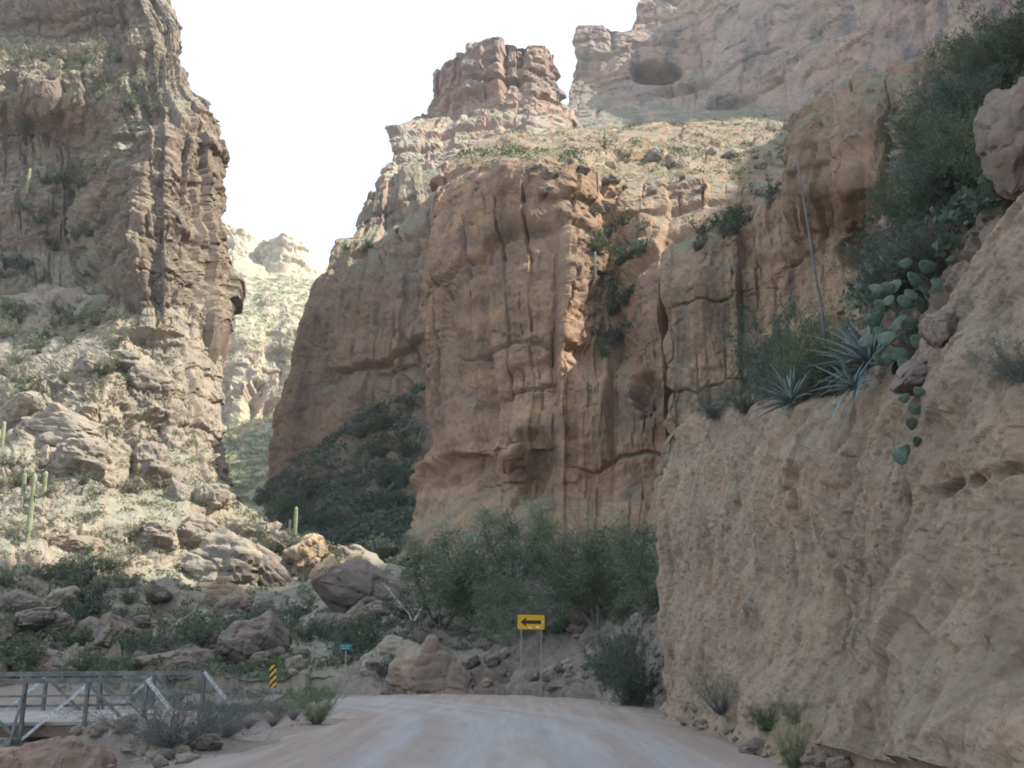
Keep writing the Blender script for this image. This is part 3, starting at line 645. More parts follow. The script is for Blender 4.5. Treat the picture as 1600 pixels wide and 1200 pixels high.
Pr[:, 2] = zroad(Pr[:, 1], Pr[:, 0]) - .22 * (1 - np.minimum(edge * 2.2, 1)) + .012 + .05 * edge + fbm(Pr * np.array([.35, .12, 1]), 3, 35) * .035 - .03 * ruts + .02 * fbm(Pr * np.array([2.2, .5, 1]), 3, 37)
me = np_mesh('road', Pr, grid_faces(len(ry), 90), True, core)
link('road', me, kind='structure', label='packed grey and tan dirt road bending out of sight', cat='road', mats=[M['road']])

# loose gravel thrown to the verges
def gravel():
    g = np.random.default_rng(8); n = 5000; y = 9 + 38 * g.random(n) ** 1.2; t = g.beta(.16, .16, n)
    xl, xr = xleft(y), xright(y); x = xl - .9 + (xr - xl + 1.2) * t
    r = (.008 + .03 * g.random(n) ** 4) * ((t < .07) | (t > .93)) + 1e-4; z = zroad(y, x) + .045 * np.clip((x - xl) / .8, 0, 1)
    O = np.array([[1, 0, 0], [0, 1, 0], [-1, 0, 0], [0, -1, 0], [0, 0, .7], [0, 0, -.7]]); F = np.array([[0, 1, 4], [1, 2, 4], [2, 3, 4], [3, 0, 4], [1, 0, 5], [2, 1, 5], [3, 2, 5], [0, 3, 5]])
    V = np.stack([x, y, z], 1)[:, None] + O[None] * r[:, None, None] * g.uniform(.6, 1.4, (n, 6, 1))
    link('gravel', np_mesh('gravel', V.reshape(-1, 3), (F[None] + 6 * np.arange(n)[:, None, None]).reshape(-1, 3), False), kind='stuff', label='loose gravel along the edges of the dirt road', cat='gravel', mats=[M['gravel']])
gravel()
# ------------------------------------------------------------------ boulders
R = random.Random(5); NR = np.random.default_rng(5)
import bmesh
def ico(sub):
    bm = bmesh.new(); bmesh.ops.create_icosphere(bm, subdivisions=sub, radius=1.0)
    V = np.array([v.co[:] for v in bm.verts]); F = np.array([[v.index for v in f.verts] for f in bm.faces]); bm.free(); return V, F
IV, IF = ico(5)
def boulder_mesh(seed, planes=16, rough=.05, layer=0.):
    g = np.random.default_rng(seed)
    D = g.normal(size=(planes, 3)); D /= np.linalg.norm(D, axis=1)[:, None]; h = g.uniform(.62, 1.0, planes)
    q = IV @ D.T; r = np.where(q > .05, h / np.maximum(q, .05), 9.)
    r = -np.log(np.exp(-26 * np.minimum(r, 1.25)).sum(1) + 1e-12) / 26; r = np.clip(r, .4, 1.2)
    P = IV * r[:, None]
    n = fbm(P * 1.6 + seed, 4, seed) * rough * 1.3 + fbm(P * 6 + seed, 3, seed + 3) * rough * .5
    if layer:
        q = P[:, 2] * 3.2 + .5 * fbm(P * 1.2, 2, seed + 5); fr = q - np.floor(q); n = n + layer * (sstep(0, .3, fr) * (1 - sstep(.7, 1, fr)) - .6)
    e = blocks(P * 1.6 + seed * 3.1, .8, 25, seed)
    P = P * (1 + n + .09 * e[0] - .08 * np.exp(-np.square(e[1] / .06)))[:, None]
    return np_mesh('boulder', P, IF, False, e[2] * .8)
BM = {k: [boulder_mesh(100 + i, 15, .06, lay) for i in range(n)] for k, n, lay in (('plain', 7, 0), ('layered', 4, .05))}
CACHE = {}
def with_mat(me, mat):
    key = (me.name, mat.name)
    if key not in CACHE:
        c = me.copy(); c.materials.clear(); c.materials.append(mat); CACHE[key] = c
    return CACHE[key]
LAND = [(40, 790, 'the tall branched saguaro'), (458, 815, 'the pair of slim saguaros'), (560, 920, 'the huge dark boulder'), (392, 995, 'the dark tilted boulder'), (682, 1010, 'the tan outcrop boulder'),
        (828, 972, 'the arrow sign'), (540, 1012, 'the green street sign'), (426, 1057, 'the striped marker'), (302, 1045, 'the far bridge truss'), (60, 960, 'the broad brown rock'), (95, 640, 'the layered rock ledge'),
        (258, 350, 'the sunlit rock pillar'), (120, 150, 'the high left ledge'), (60, 350, 'the dark left gully'), (560, 760, 'the dark brush slope'), (1020, 115, 'the cave'), (870, 235, 'the bright shelf'), (780, 120, 'the rock peak'),
        (950, 430, 'the middle cliff gully'), (1100, 350, 'the outcrop ridge'), (590, 365, 'the tan wall ledge'), (990, 1050, 'the bush where the bank begins'), (1330, 200, 'the fluted outcrop'), (1560, 180, 'the right hillside'),
        (1185, 1165, 'the small brown bank rock'), (230, 560, 'the stacked pale blocks'), (330, 860, 'the bulging layered block'), (935, 880, 'the tree against the cliff'), (762, 880, 'the airy tree')]
PENDING = []
ORD = ['nearest', 'second nearest', 'third nearest', 'fourth nearest', 'fifth nearest', 'sixth nearest', 'seventh nearest', 'eighth nearest', 'ninth nearest', 'tenth nearest']
def describe_all():
    """each scattered thing is told apart by its look and by the landmark it lies nearest to"""
    bins = {}
    for o, px, py, noun in PENDING:
        d, lx, ly, nm = min((math.hypot(px - a, py - b), a, b, c) for a, b, c in LAND)
        an = math.degrees(math.atan2(ly - py, px - lx)) % 360
        w = ['right of', 'above and right of', 'above', 'above and left of', 'left of', 'below and left of', 'below', 'below and right of'][int((an + 22.5) // 45) % 8]
        bins.setdefault((noun, w, nm), []).append((d, o))
    for (noun, w, nm), it in bins.items():
        it.sort(key=lambda t: t[0])
        for k, (d, o) in enumerate(it):
            o['label'] = f'{noun} {w} {nm}' if len(it) == 1 else (f'{ORD[k]} {noun} {w} {nm}' if k < len(ORD) else f'{noun} number {k + 1} counting away {w} {nm}')
def boulder(px, py, w, h, names, mat, label, group=None, var='plain', idx=None, sink=.25, rot=None, parent=None, name='boulder', depth=None, tilt=0.):
    """(px,py) = the middle of the boulder's foot in the photograph, w x h its size there in pixels"""
    sp = spot(px, py, names); p, d = sp[0], sp[2]
    mpp = d / FPX; me = with_mat(BM[var][(R.randrange(99) if idx is None else idx) % len(BM[var])], M[mat])
    o = link(name, me, parent=parent, label=label, cat=None if parent else 'boulder', group=group)
    if group: PENDING.append((o, px, py, ('big ' if w > 32 else 'small ' if w < 18 else '') + {'boulder': 'brown', 'boulder_grey': 'pale', 'boulder_tan': 'tan', 'boulder_brown': 'reddish brown'}[mat] + ' loose stone'))
    sx, sz = w * mpp / 1.75, h * mpp / 1.6
    o.scale = (sx, (depth or .9) * (sx + sz) / 2, sz)
    o.location = (p[0], p[1] + .35 * sx, p[2] + sz * (1 - 2 * sink) * .8)
    o.rotation_euler = (R.uniform(-.15, .15), tilt + R.uniform(-.1, .1), R.uniform(0, 6.28) if rot is None else rot)
    return o
LOW = ['slope_left', 'slope_bend', 'ground']
boulder(560, 958, 165, 82, LOW, 'boulder', 'huge dark brown boulder with a sloping flat top left of the bend', idx=0, sink=.1, rot=.3, tilt=.12)
boulder(392, 1028, 96, 72, LOW, 'boulder', 'dark tilted angular boulder standing above the striped marker', idx=2, sink=.1, rot=1.0, tilt=.3)
boulder(682, 1080, 128, 112, LOW, 'boulder_brown', 'tan rounded outcrop boulder left of the arrow sign', idx=1, sink=.3, rot=.4, var='layered')
boulder(600, 975, 80, 40, LOW, 'boulder', 'flat broken rock under the right end of the huge boulder', idx=3, sink=.2)
boulder(520, 985, 76, 44, LOW, 'boulder', 'blocky rock under the left end of the huge boulder', idx=5, sink=.2)
boulder(357, 965, 50, 46, LOW, 'boulder', 'rounded brown rock behind the dark tilted boulder', idx=6, sink=.2)
boulder(395, 962, 30, 26, LOW, 'boulder', 'small rock touching the top of the dark tilted boulder', idx=1, sink=.2)
boulder(70, 1046, 150, 46, LOW, 'boulder_brown', 'long low tan boulder just behind the bridge rail', idx=1, sink=.2, rot=0)
boulder(270, 1042, 110, 42, LOW, 'boulder_brown', 'pale humped rock behind the far bridge truss', idx=4, sink=.25, rot=.4)
boulder(165, 1010, 60, 54, LOW, 'boulder', 'upright dark rock with a bright face among bushes left', idx=3, sink=.15)
boulder(60, 985, 110, 48, LOW, 'boulder', 'broad brown rock at the shadow edge on the far left', idx=5, sink=.2)
boulder(20, 950, 60, 36, LOW, 'boulder', 'brown rock at the picture edge below the saguaro', idx=0, sink=.2)
boulder(605, 1045, 90, 56, LOW, 'boulder_grey', 'pale sloping rock beside the green street sign', idx=2, sink=.25)
boulder(476, 888, 62, 62, LOW, 'boulder_tan', 'sunlit orange rock block below the pair of saguaros', idx=3, sink=.1)
boulder(510, 915, 50, 50, LOW, 'boulder_tan', 'ochre rock leaning on the left end of the huge boulder', idx=6, sink=.1)
boulder(556, 884, 24, 24, LOW, 'boulder_tan', 'small bright orange stone above the huge boulder', idx=4, sink=.05)
boulder(516, 880, 36, 26, LOW, 'boulder_tan', 'sunlit yellow stone between the orange rock and small stone', idx=1, sink=.15)
boulder(1180, 1172, 42, 24, ['bank_right', 'ground'], 'boulder', 'small brown rock at the foot of the road bank', idx=2, sink=.2)
boulder(1440, 585, 110, 44, ['bank_right', 'hillside_right'], 'boulder', 'flat slab of rock jutting from the bank under the prickly pear', idx=0, sink=.45, rot=.2, tilt=-.45)
boulder(1478, 520, 60, 70, ['bank_right', 'hillside_right'], 'boulder', 'red brown rock wedged above the flat slab on the bank', idx=5, sink=.3)
boulder(1622, 262, 95, 165, ['hillside_right'], 'boulder_brown', 'tall pale rock at the right picture edge among the bushes', idx=4, sink=.15)
boulder(905, 972, 40, 34, LOW, 'boulder_grey', 'pale angular stone on the rubble right of the arrow sign', idx=0, sink=.15)
for (px, py, w, h, lab) in ((1288, 1192, 34, 22, 'fallen tan rock at the bottom of the picture under the bank'), (1318, 1199, 44, 26, 'largest fallen rock below the bank at the bottom of the picture'), (1266, 1188, 22, 14, 'small chip beside the green bush at the bank foot')):
    boulder(px, py, w, h, ['bank_right'], 'boulder_brown', lab, sink=.2)
n = 0
while n < 60:
    px, py = R.uniform(0, 660), R.triangular(900, 1065, 1010)
    if py < 935 and px > 330: continue
    k = R.uniform(14, 46); n += 1
    boulder(px, py, k, k * R.uniform(.55, .9), LOW, R.choice(['boulder', 'boulder', 'boulder', 'boulder_grey']), 'brown boulder among the loose rocks of the shaded left slope', 'loose rocks on the shaded left slope')
for i in range(95):
    px, py = R.uniform(640, 1035), R.uniform(935, 1080)
    if 790 < px < 870 and py < 1040: continue
    k = R.uniform(9, 28)
    boulder(px, py, k, k * R.uniform(.55, .9), ['slope_bend'], R.choice(['boulder', 'boulder_grey', 'boulder']), 'loose stone on the rubble behind the arrow sign', 'loose stones behind the bend')
for i in range(40):
    px = R.uniform(1060, 1300); py = 1108 + (px - 1060) * .42 + R.uniform(-8, 16)
    k = R.uniform(6, 15)
    boulder(px, py, k, k * .7, ['bank_right', 'ground'], R.choice(['boulder', 'boulder_tan']), 'little stone lying along the foot of the road bank', 'stones at the foot of the bank')
for i in range(46):
    px, py = R.uniform(730, 1200), R.uniform(215, 300)
    if py < 262 - (px - 730) * .12: continue
    k = R.uniform(9, 26)
    boulder(px, py, k, k * R.uniform(.6, 1.1), ['cliff_middle'], R.choice(['boulder_brown', 'boulder_grey', 'boulder']), 'x', 'rocks on the bright shelf')
# bedrock blocks standing out of the left slope and cliff: parts of that slope
SL = bpy.data.objects['slope_left']; CL = bpy.data.objects['cliff_left']
for (px, py, w, h, mat, var, tilt) in [
    (95, 668, 150, 66, 'boulder_grey', 'layered', .18), (128, 730, 90, 74, 'boulder_grey', 'layered', .1), (142, 572, 56, 46, 'boulder_grey', 'plain', 0), (196, 570, 72, 44, 'boulder_grey', 'plain', .05),
    (232, 600, 66, 70, 'boulder_grey', 'layered', 0), (232, 745, 70, 90, 'boulder_grey', 'layered', 0), 
    (280, 770, 50, 46, 'boulder_grey', 'plain', 0), (330, 780, 52, 60, 'boulder_grey', 'plain', 0), (332, 895, 130, 96, 'boulder_grey', 'layered', .1), (355, 935, 96, 50, 'boulder_tan', 'layered', .05),
    (250, 850, 60, 50, 'boulder_grey', 'layered', .1), (420, 900, 46, 120, 'boulder', 'plain', -.75), (300, 830, 60, 46, 'boulder_grey', 'plain', 0), (40, 640, 60, 50, 'boulder_grey', 'plain', .1),
    (110, 850, 80, 36, 'boulder_brown', 'plain', .1)]:
    boulder(px, py, w, h, ['slope_left'], mat, None, var=var, sink=.42, rot=R.uniform(-.4, .4), parent=SL, name='rock_block', tilt=tilt)
# ------------------------------------------------------------------ plants
def prisms(A, B, ra, rb):
    A, B = np.asarray(A, float), np.asarray(B, float); T = B - A; T /= np.linalg.norm(T, axis=1)[:, None] + 1e-9
    ref = np.where(np.abs(T[:, 2:3]) > .8, np.array([[1., 0, 0]]), np.array([[0, 0, 1.]]))
    U = np.cross(T, ref); U /= np.linalg.norm(U, axis=1)[:, None] + 1e-9; Wv = np.cross(T, U)
    V = []
    for P, r in ((A, np.asarray(ra)), (B, np.asarray(rb))):
        for k in range(3):
            a = k * 2 * math.pi / 3; V.append(P + (U * math.cos(a) + Wv * math.sin(a)) * np.broadcast_to(r, (len(P),))[:, None])
    V = np.stack(V, 1).reshape(-1, 3); b = np.arange(len(A))[:, None] * 6
    F = np.concatenate([b + np.array([[k, (k + 1) % 3, 3 + (k + 1) % 3, 3 + k]]) for k in range(3)])
    return V, F
def leaves(C, size, g, aspect=.5, up=.0, D=None):
    n = len(C); D = g.normal(size=(n, 3)) if D is None else D + g.normal(size=(n, 3)) * .45; D[:, 2] += up; D /= np.linalg.norm(D, axis=1)[:, None] + 1e-9
    S = np.cross(D, g.normal(size=(n, 3))); S /= np.linalg.norm(S, axis=1)[:, None] + 1e-9
    l = size * g.uniform(.6, 1.3, n)[:, None]; w = l * aspect * .5
    V = np.stack([C - D * l * .5, C + S * w, C + D * l * .5, C - S * w], 1).reshape(-1, 3)
    return V, np.arange(4 * n).reshape(n, 4)
def grow(g, stems, H, spread, sub=5, twigs=4, curve=.4, z0=.0, wander=.25, low=1):
    """branching skeleton: returns segment arrays (A,B,ra,rb) and twig points with directions"""
    A, B, ra, rb, tips, tdir = [], [], [], [], [], []
    for i in range(stems):
        az = g.uniform(0, 6.283); lean = spread * math.sqrt(g.uniform(.02, 1))
        d = np.array([math.cos(az) * lean, math.sin(az) * lean, 1.0]); d /= np.linalg.norm(d)
        L_ = H * g.uniform(.65, 1.05) * (1 + .25 * lean); p = np.array([math.cos(az), math.sin(az), 0]) * .05 * H * lean; p[2] = z0
        r = .022 * H; ns = 5
        for k in range(ns):
            d = d + g.normal(size=3) * wander * .5 + np.array([0, 0, curve * .12]); d /= np.linalg.norm(d)
            q = p + d * L_ / ns; r2 = r * .74
            A.append(p); B.append(q); ra.append(r); rb.append(r2)
            if k >= low:
                for t in range(sub):
                    e = d + g.normal(size=3) * .75; e /= np.linalg.norm(e); e[2] += .1
                    b0 = p + (q - p) * g.uniform(0, 1); bl = L_ * g.uniform(.12, .30)
                    b1 = b0 + e * bl * .5; e2 = e + g.normal(size=3) * .35; e2 /= np.linalg.norm(e2); b2 = b1 + e2 * bl * .5
                    A += [b0, b1]; B += [b1, b2]; ra += [r * .42, r * .28]; rb += [r * .28, r * .1]
                    for w in range(twigs):
                        c0 = b0 + (b2 - b0) * g.uniform(.2, 1); e3 = e + g.normal(size=3) * .8; e3 /= np.linalg.norm(e3); c1 = c0 + e3 * bl * g.uniform(.25, .55)
                        A.append(c0); B.append(c1); ra.append(r * .16); rb.append(r * .07)
                        for u in (.35, .7, 1.0): tips.append(c0 + (c1 - c0) * u); tdir.append(e3)
                    tips.append(b2); tdir.append(e2)
            p, r = q, r2
    return np.array(A), np.array(B), np.array(ra), np.array(rb), np.array(tips), np.array(tdir)
def plant_meshes(seed, stems, H, spread, nleaf, lsize, lmat, tmat, sub=5, twigs=4, jitter=.04, aspect=.5, curve=.4, wander=.25, thick=1., low=1):
    g = np.random.default_rng(seed)
    A, B, ra, rb, tips, td = grow(g, stems, H, spread, sub, twigs, curve, 0., wander, low)
    SV, SF = prisms(A, B, ra * thick, rb * thick)
    stem = np_mesh('stems', SV, SF, True); stem.materials.append(tmat)
    if nleaf:
        i = g.integers(0, len(tips), nleaf); LV, LF = leaves(tips[i] + g.normal(size=(nleaf, 3)) * jitter * H, lsize * H, g, aspect, D=td[i])
        leaf = np_mesh('foliage', LV, LF, False); leaf.materials.append(lmat)
    else: leaf = None
    return stem, leaf
def joined(stem, leaf):
    V1 = np.array([v.co[:] for v in stem.vertices]); F1 = np.array([p.vertices[:] for p in stem.polygons])
    if leaf is None: me = np_mesh('shrub', V1, F1, False); me.materials.append(stem.materials[0]); return me
    V2 = np.array([v.co[:] for v in leaf.vertices]); F2 = np.array([p.vertices[:] for p in leaf.polygons])
    me = np_mesh('shrub', np.concatenate([V1, V2]), np.concatenate([F1, F2 + len(V1)]), False, midx=np.r_[np.zeros(len(F1)), np.ones(len(F2))])
    me.materials.append(stem.materials[0]); me.materials.append(leaf.materials[0]); return me
# small shrub kinds (unit height), three forms of each
SM = {}
for kind, (st, sprd, nl, ls, lm, tm, sb, tw) in {
    'green': (9, 1.6, 900, .105, 'green', 'twig', 3, 3), 'dark': (9, 1.6, 950, .11, 'dark', 'twig', 3, 3), 'grey': (11, 1.6, 900, .085, 'grey', 'twig_grey', 3, 3),
    'bright': (10, 1.6, 900, .09, 'bright', 'twig', 3, 3), 'straw': (14, 1.0, 500, .09, 'straw', 'twig_grey', 2, 2), 'bluegrey': (11, 1.6, 800, .085, 'bluegrey', 'twig_grey', 3, 3)}.items():
    SM[kind] = [joined(*plant_meshes(300 + 17 * i + hash_ , st, 1.0, sprd, nl, ls, L[lm], M[tm], sb, tw, low=0)) for i in range(3) for hash_ in (len(kind) * 3,)]
def shrub(px, py, hpx, kind, names, label, group, wide=1.0, name='shrub', cat='shrub'):
    sp = spot(px, py, names); p, d = sp[0], sp[2]
    o = link(name, R.choice(SM[kind]), label=label, cat=cat, group=group)
    h = hpx * d / FPX / 1.05; o.location = (p[0], p[1], p[2] - .06 * h); o.scale = (h * wide, h * wide, h); o.rotation_euler = (0, 0, R.uniform(0, 6.28))
    PENDING.append((o, px, py, ('large ' if hpx > 32 else 'small ' if hpx < 16 else '') + {'green': 'green', 'dark': 'dark green', 'grey': 'grey', 'bright': 'bright green', 'straw': 'straw coloured', 'bluegrey': 'grey green'}[kind] + ' shrub')); return o
def big_plant(name, px, py, hpx, meshes, names, label, cat, group=None, wide=1., parts=('stems', 'foliage'), lean=(0, 0), rz=None, p=None):
    if p is None: sp = spot(px, py, names); p, d = sp[0], sp[2]
    else: d = proj(p)[2]
    e = link(name, None, label=label, cat=cat, group=group); e.location = (p[0], p[1], p[2] - .03)
    h = hpx * d / FPX / 1.05; e.scale = (h * wide, h * wide, h); e.rotation_euler = (lean[0], lean[1], R.uniform(0, 6.28) if rz is None else rz)
    for nm, me in zip(parts, meshes):
        if me is not None: link(nm, me, parent=e)
    return e
def inpoly(x, y, poly):
    c = False; j = len(poly) - 1
    for i in range(len(poly)):
        (xi, yi), (xj, yj) = poly[i], poly[j]
        if (yi > y) != (yj > y) and x < (xj - xi) * (y - yi) / (yj - yi) + xi: c = not c
        j = i
    return c
def scatter(n, poly, size, kinds, names, label, group, nmin=.25, wide=(.9, 1.3)):
    xs_ = [p[0] for p in poly]; ys_ = [p[1] for p in poly]; k = t = 0
    while k < n and t < n * 30:
        t += 1; x, y = R.uniform(min(xs_), max(xs_)), R.uniform(min(ys_), max(ys_))
        if not inpoly(x, y, poly): continue
        sp = spot(x, y, names)
        if sp is None or sp[1][2] < nmin: continue
        shrub(x, y, R.uniform(*size), R.choice(kinds), names, label, group, R.uniform(*wide)); k += 1
scatter(36, [(0, 470), (165, 465), (250, 520), (250, 640), (170, 600), (0, 640)], (14, 34), ['grey', 'green', 'bright', 'straw'], ['slope_left', 'cliff_left'], 'grey green desert shrub on the sunlit ledge below the left cliff', 'shrubs on the sunlit left ledge')
scatter(42, [(0, 690), (200, 740), (300, 800), (330, 930), (180, 930), (0, 860)], (12, 30), ['grey', 'green', 'straw', 'bluegrey', 'grey'], ['slope_left'], 'pale desert shrub on the sunlit rubble around the saguaro', 'shrubs on the sunlit left rubble', .2)
scatter(14, [(370, 790), (450, 835), (560, 875), (540, 905), (430, 900)], (14, 30), ['grey', 'green', 'bluegrey'], ['slope_left'], 'grey green shrub on the sunlit ridge by the pair of saguaros', 'shrubs on the ridge by the saguaros', .1)
scatter(74, [(0, 860), (200, 920), (330, 955), (640, 960), (640, 1060), (0, 1045)], (16, 44), ['dark', 'green', 'bluegrey', 'dark'], ['slope_left', 'slope_bend'], 'dark bush among the boulders of the shaded left slope', 'bushes on the shaded left slope', .1)
scatter(28, [(0, 60), (220, 70), (235, 130), (180, 230), (110, 230), (0, 215)], (12, 30), ['grey', 'green', 'straw'], ['cliff_left'], 'grey green shrub on the high ledge of the left cliff', 'shrubs on the high left ledge', .2)
scatter(22, [(0, 240), (170, 240), (150, 440), (0, 440)], (12, 26), ['green', 'dark'], ['cliff_left'], 'shrub in the shaded gully left of the rock pillar', 'shrubs in the left gully', .0)
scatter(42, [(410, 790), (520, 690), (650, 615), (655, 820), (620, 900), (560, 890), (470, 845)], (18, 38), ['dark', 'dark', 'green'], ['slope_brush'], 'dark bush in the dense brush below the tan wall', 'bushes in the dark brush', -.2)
scatter(16, [(735, 235), (800, 210), (1000, 205), (1240, 190), (1240, 240), (1170, 290), (950, 285), (800, 258)], (7, 16), ['grey', 'straw', 'green', 'bluegrey'], ['cliff_middle', 'cliff_upper'], 'small pale shrub on the bright shelf above the middle cliff', 'shrubs on the bright shelf', .2)

scatter(20, [(925, 330), (1000, 330), (1000, 600), (935, 560)], (14, 30), ['dark', 'green'], ['cliff_middle'], 'bush growing in the gully of the middle cliff', 'bushes in the cliff gully', -.3)
scatter(12, [(1040, 385), (1180, 320), (1250, 250), (1250, 300), (1100, 390)], (14, 34), ['grey', 'green', 'dark'], ['cliff_outcrop'], 'shrub on the ridge stepping down from the fluted outcrop', 'shrubs on the outcrop ridge', .0)
scatter(8, [(520, 385), (660, 345), (670, 355), (560, 395)], (8, 16), ['dark', 'green'], ['cliff_behind'], 'bush in the dark line of brush along the tan wall ledge', 'bushes on the tan wall ledge', -.5)


scatter(24, [(700, 905), (1020, 860), (1010, 960), (900, 985), (740, 985)], (24, 52), ['dark', 'green', 'bluegrey'], ['slope_bend'], 'bush in the thicket behind the arrow sign', 'bushes in the roadside thicket', .0)

# brush too small to count, one mass for each slope
def brush(name, label, names, poly, n, size, mat, seed, nmin=.2):
    g = np.random.default_rng(seed); C = []
    for nm in names:
        P, N, q = PATCH[nm]; xs_ = np.array([p[0] for p in poly]); ys_ = np.array([p[1] for p in poly])
        ok = np.where((q[:, 0] > xs_.min()) & (q[:, 0] < xs_.max()) & (q[:, 1] > ys_.min()) & (q[:, 1] < ys_.max()) & (N[:, 2] > nmin))[0]
        ok = np.array([i for i in g.permutation(ok)[:n * 6] if inpoly(q[i, 0], q[i, 1], poly)][:n]); C.append(P[ok])
    C = np.concatenate(C); k = 46; sz = g.uniform(size[0], size[1], len(C))
    o = g.normal(size=(len(C), k, 3)); o /= np.linalg.norm(o, axis=2, keepdims=True); o *= g.uniform(.3, 1, (len(C), k, 1)) ** .5; o[..., 2] = np.abs(o[..., 2]) * .8
    pts = (C[:, None] + o * sz[:, None, None]).reshape(-1, 3)
    V, F = leaves(pts, 1.0, g, .55, .3); ctr = np.repeat(pts, 4, 0); V = ctr + (V - ctr) * np.repeat(np.repeat(sz, k), 4)[:, None] * .34
    link(name, np_mesh(name, V, F, False), kind='stuff', label=label, cat='brush', mats=[mat])
brush('brush', 'low dry scrub covering the sunlit left slope', ['slope_left'], [(-20, 465), (250, 480), (350, 760), (560, 880), (640, 960), (640, 1050), (-20, 1050)], 1700, (.25, .8), L['grey'], 11)
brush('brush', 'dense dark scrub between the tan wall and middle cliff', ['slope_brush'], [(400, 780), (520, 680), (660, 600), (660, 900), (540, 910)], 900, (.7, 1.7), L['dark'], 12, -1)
brush('brush', 'low scrub on the shelf above the middle cliff', ['cliff_middle'], [(690, 260), (800, 205), (1000, 195), (1250, 180), (1250, 260), (1170, 300), (900, 275)], 900, (.4, 1.1), L['straw'], 13, .25)
brush('brush', 'darker bushes scattered over the shelf below the high wall', ['cliff_middle', 'cliff_upper'], [(700, 255), (800, 206), (900, 215), (1000, 195), (1250, 182), (1250, 262), (1150, 285), (1000, 262), (860, 262)], 260, (.6, 1.6), L['green'], 19, .2)
brush('brush', 'low scrub on the high ledge of the left cliff', ['cliff_left'], [(-20, 55), (240, 50), (290, 130), (190, 240), (-20, 235)], 420, (.4, 1.0), L['grey'], 14, .25)
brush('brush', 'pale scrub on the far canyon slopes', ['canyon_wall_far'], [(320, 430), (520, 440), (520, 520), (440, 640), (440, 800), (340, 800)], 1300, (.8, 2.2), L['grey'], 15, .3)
brush('brush', 'low scrub on the brushy right hillside', ['hillside_right', 'cliff_outcrop'], [(1340, 520), (1400, 180), (1600, 40), (1620, 260), (1480, 420)], 380, (.25, .7), L['dark'], 16, .1)
brush('brush', 'low scrub on the rubble behind the bend', ['slope_bend'], [(540, 905), (1050, 830), (1040, 960), (880, 1000), (720, 1020), (540, 1040)], 800, (.2, .6), L['bluegrey'], 17, -1)
brush('brush', 'low grey scrub along the creek beyond the bridge', ['ground', 'slope_left'], [(-10, 1030), (430, 1035), (530, 1085), (440, 1130), (330, 1120), (-10, 1060)], 420, (.15, .5), L['bluegrey'], 18, -1)

# nearer bushes and trees, each with its stems and foliage
def bush_set(seed, lm, tm, stems=20, spread=1.9, low=0, nleaf=7000, ls=.038, sub=5, twigs=4, aspect=.5, thick=.8, **k): return plant_meshes(seed, stems, 1.0, spread, nleaf, ls, L[lm], M[tm], sub, twigs, .035, aspect, thick=thick, low=low, **k)
BG = [bush_set(501, 'green', 'twig', nleaf=13000, ls=.042), bush_set(502, 'dark', 'twig', nleaf=15000, ls=.042), bush_set(503, 'bluegrey', 'twig_grey', nleaf=8000)]
TREES = [plant_meshes(520 + i, 4, 1.0, 1.0, 16000, .027, L['mesq'], M['twig'], 9, 6, .045, .4, .1, .4, 1.1) for i in range(3)]
TP = ('trunk', 'crown')
SB = ['slope_bend']
for (px, py, h, t, wd, lab) in [(762, 985, 150, 0, 1.3, 'airy grey green tree above and left of the arrow sign'), (935, 975, 150, 1, 1.25, 'leafy tree against the cliff right of the arrow sign'),
                                (852, 985, 130, 2, 1.1, 'dense low tree directly behind the arrow sign'), (690, 975, 130, 1, 1.0, 'grey green tree behind the tan outcrop boulder'),
                                (1005, 960, 135, 2, .9, 'tree squeezed against the left end of the road bank'), (880, 930, 110, 0, 1.1, 'small tree at the foot of the middle cliff'), (800, 905, 110, 1, 1.2, 'feathery tree in front of the ochre cliff hollow')]:
    big_plant('mesquite_tree', px, py, h, TREES[t], SB, lab, 'tree', 'trees behind the bend', wd, TP)
bare = plant_meshes(540, 3, 1.0, .6, 0, .03, L['mesq'], M['twig'], 9, 7, .04, .4, .1, .4, 1.0)
big_plant('bare_tree', 735, 905, 120, bare, SB, 'leafless grey tree standing against the middle cliff', 'tree', wide=.9, parts=TP)
pale = plant_meshes(541, 3, 1.0, .8, 350, .035, L['mesq'], M['twig_pale'], 4, 3, .04, .4, .1, .5, 1.1)
big_plant('pale_branched_tree', 640, 968, 105, pale, SB + ['slope_left'], 'small tree with bare white branches right of the huge boulder', 'tree', wide=.9, parts=TP)
NB = ['bank_right', 'hillside_right']
big_plant('bush', 990, 1100, 108, BG[1], ['slope_bend', 'ground'], 'dark green bush at the road edge where the bank begins', 'bush', wide=.55)
big_plant('bush', 945, 1065, 70, BG[1], ['slope_bend', 'ground'], 'dark bush just left of the bush where the bank begins', 'bush', wide=.7)
grassy = plant_meshes(550, 80, 1.0, 1.2, 3200, .05, L['bluegrey'], M['twig_grey'], 1, 1, .03, .16, .2, .15, .3, 0)
grassy_g = plant_meshes(551, 80, 1.0, 1.3, 6500, .045, L['bright'], M['twig'], 1, 2, .03, .2, .2, .15, .3, 0)
big_plant('grey_bush', 1122, 1112, 80, grassy, ['ground', 'bank_right'], 'wispy grey green bush against the foot of the bank', 'bush', wide=1.0)
big_plant('small_bush', 1196, 1136, 38, BG[0], ['ground', 'bank_right'], 'little green bush at the foot of the bank', 'bush', wide=.8)
big_plant('small_bush', 1240, 1125, 40, BG[2], ['bank_right'], 'small grey bush growing from the bank beside the road', 'bush', wide=.8)
big_plant('leafy_bush', 1236, 1200, 105, grassy_g, ['ground', 'bank_right'], 'green bush at the bottom of the picture against the bank', 'bush', wide=.42)
big_plant('leafy_bush', 498, 1128, 72, grassy_g, ['ground'], 'bright green bush at the road edge below the street sign', 'bush', wide=.75)
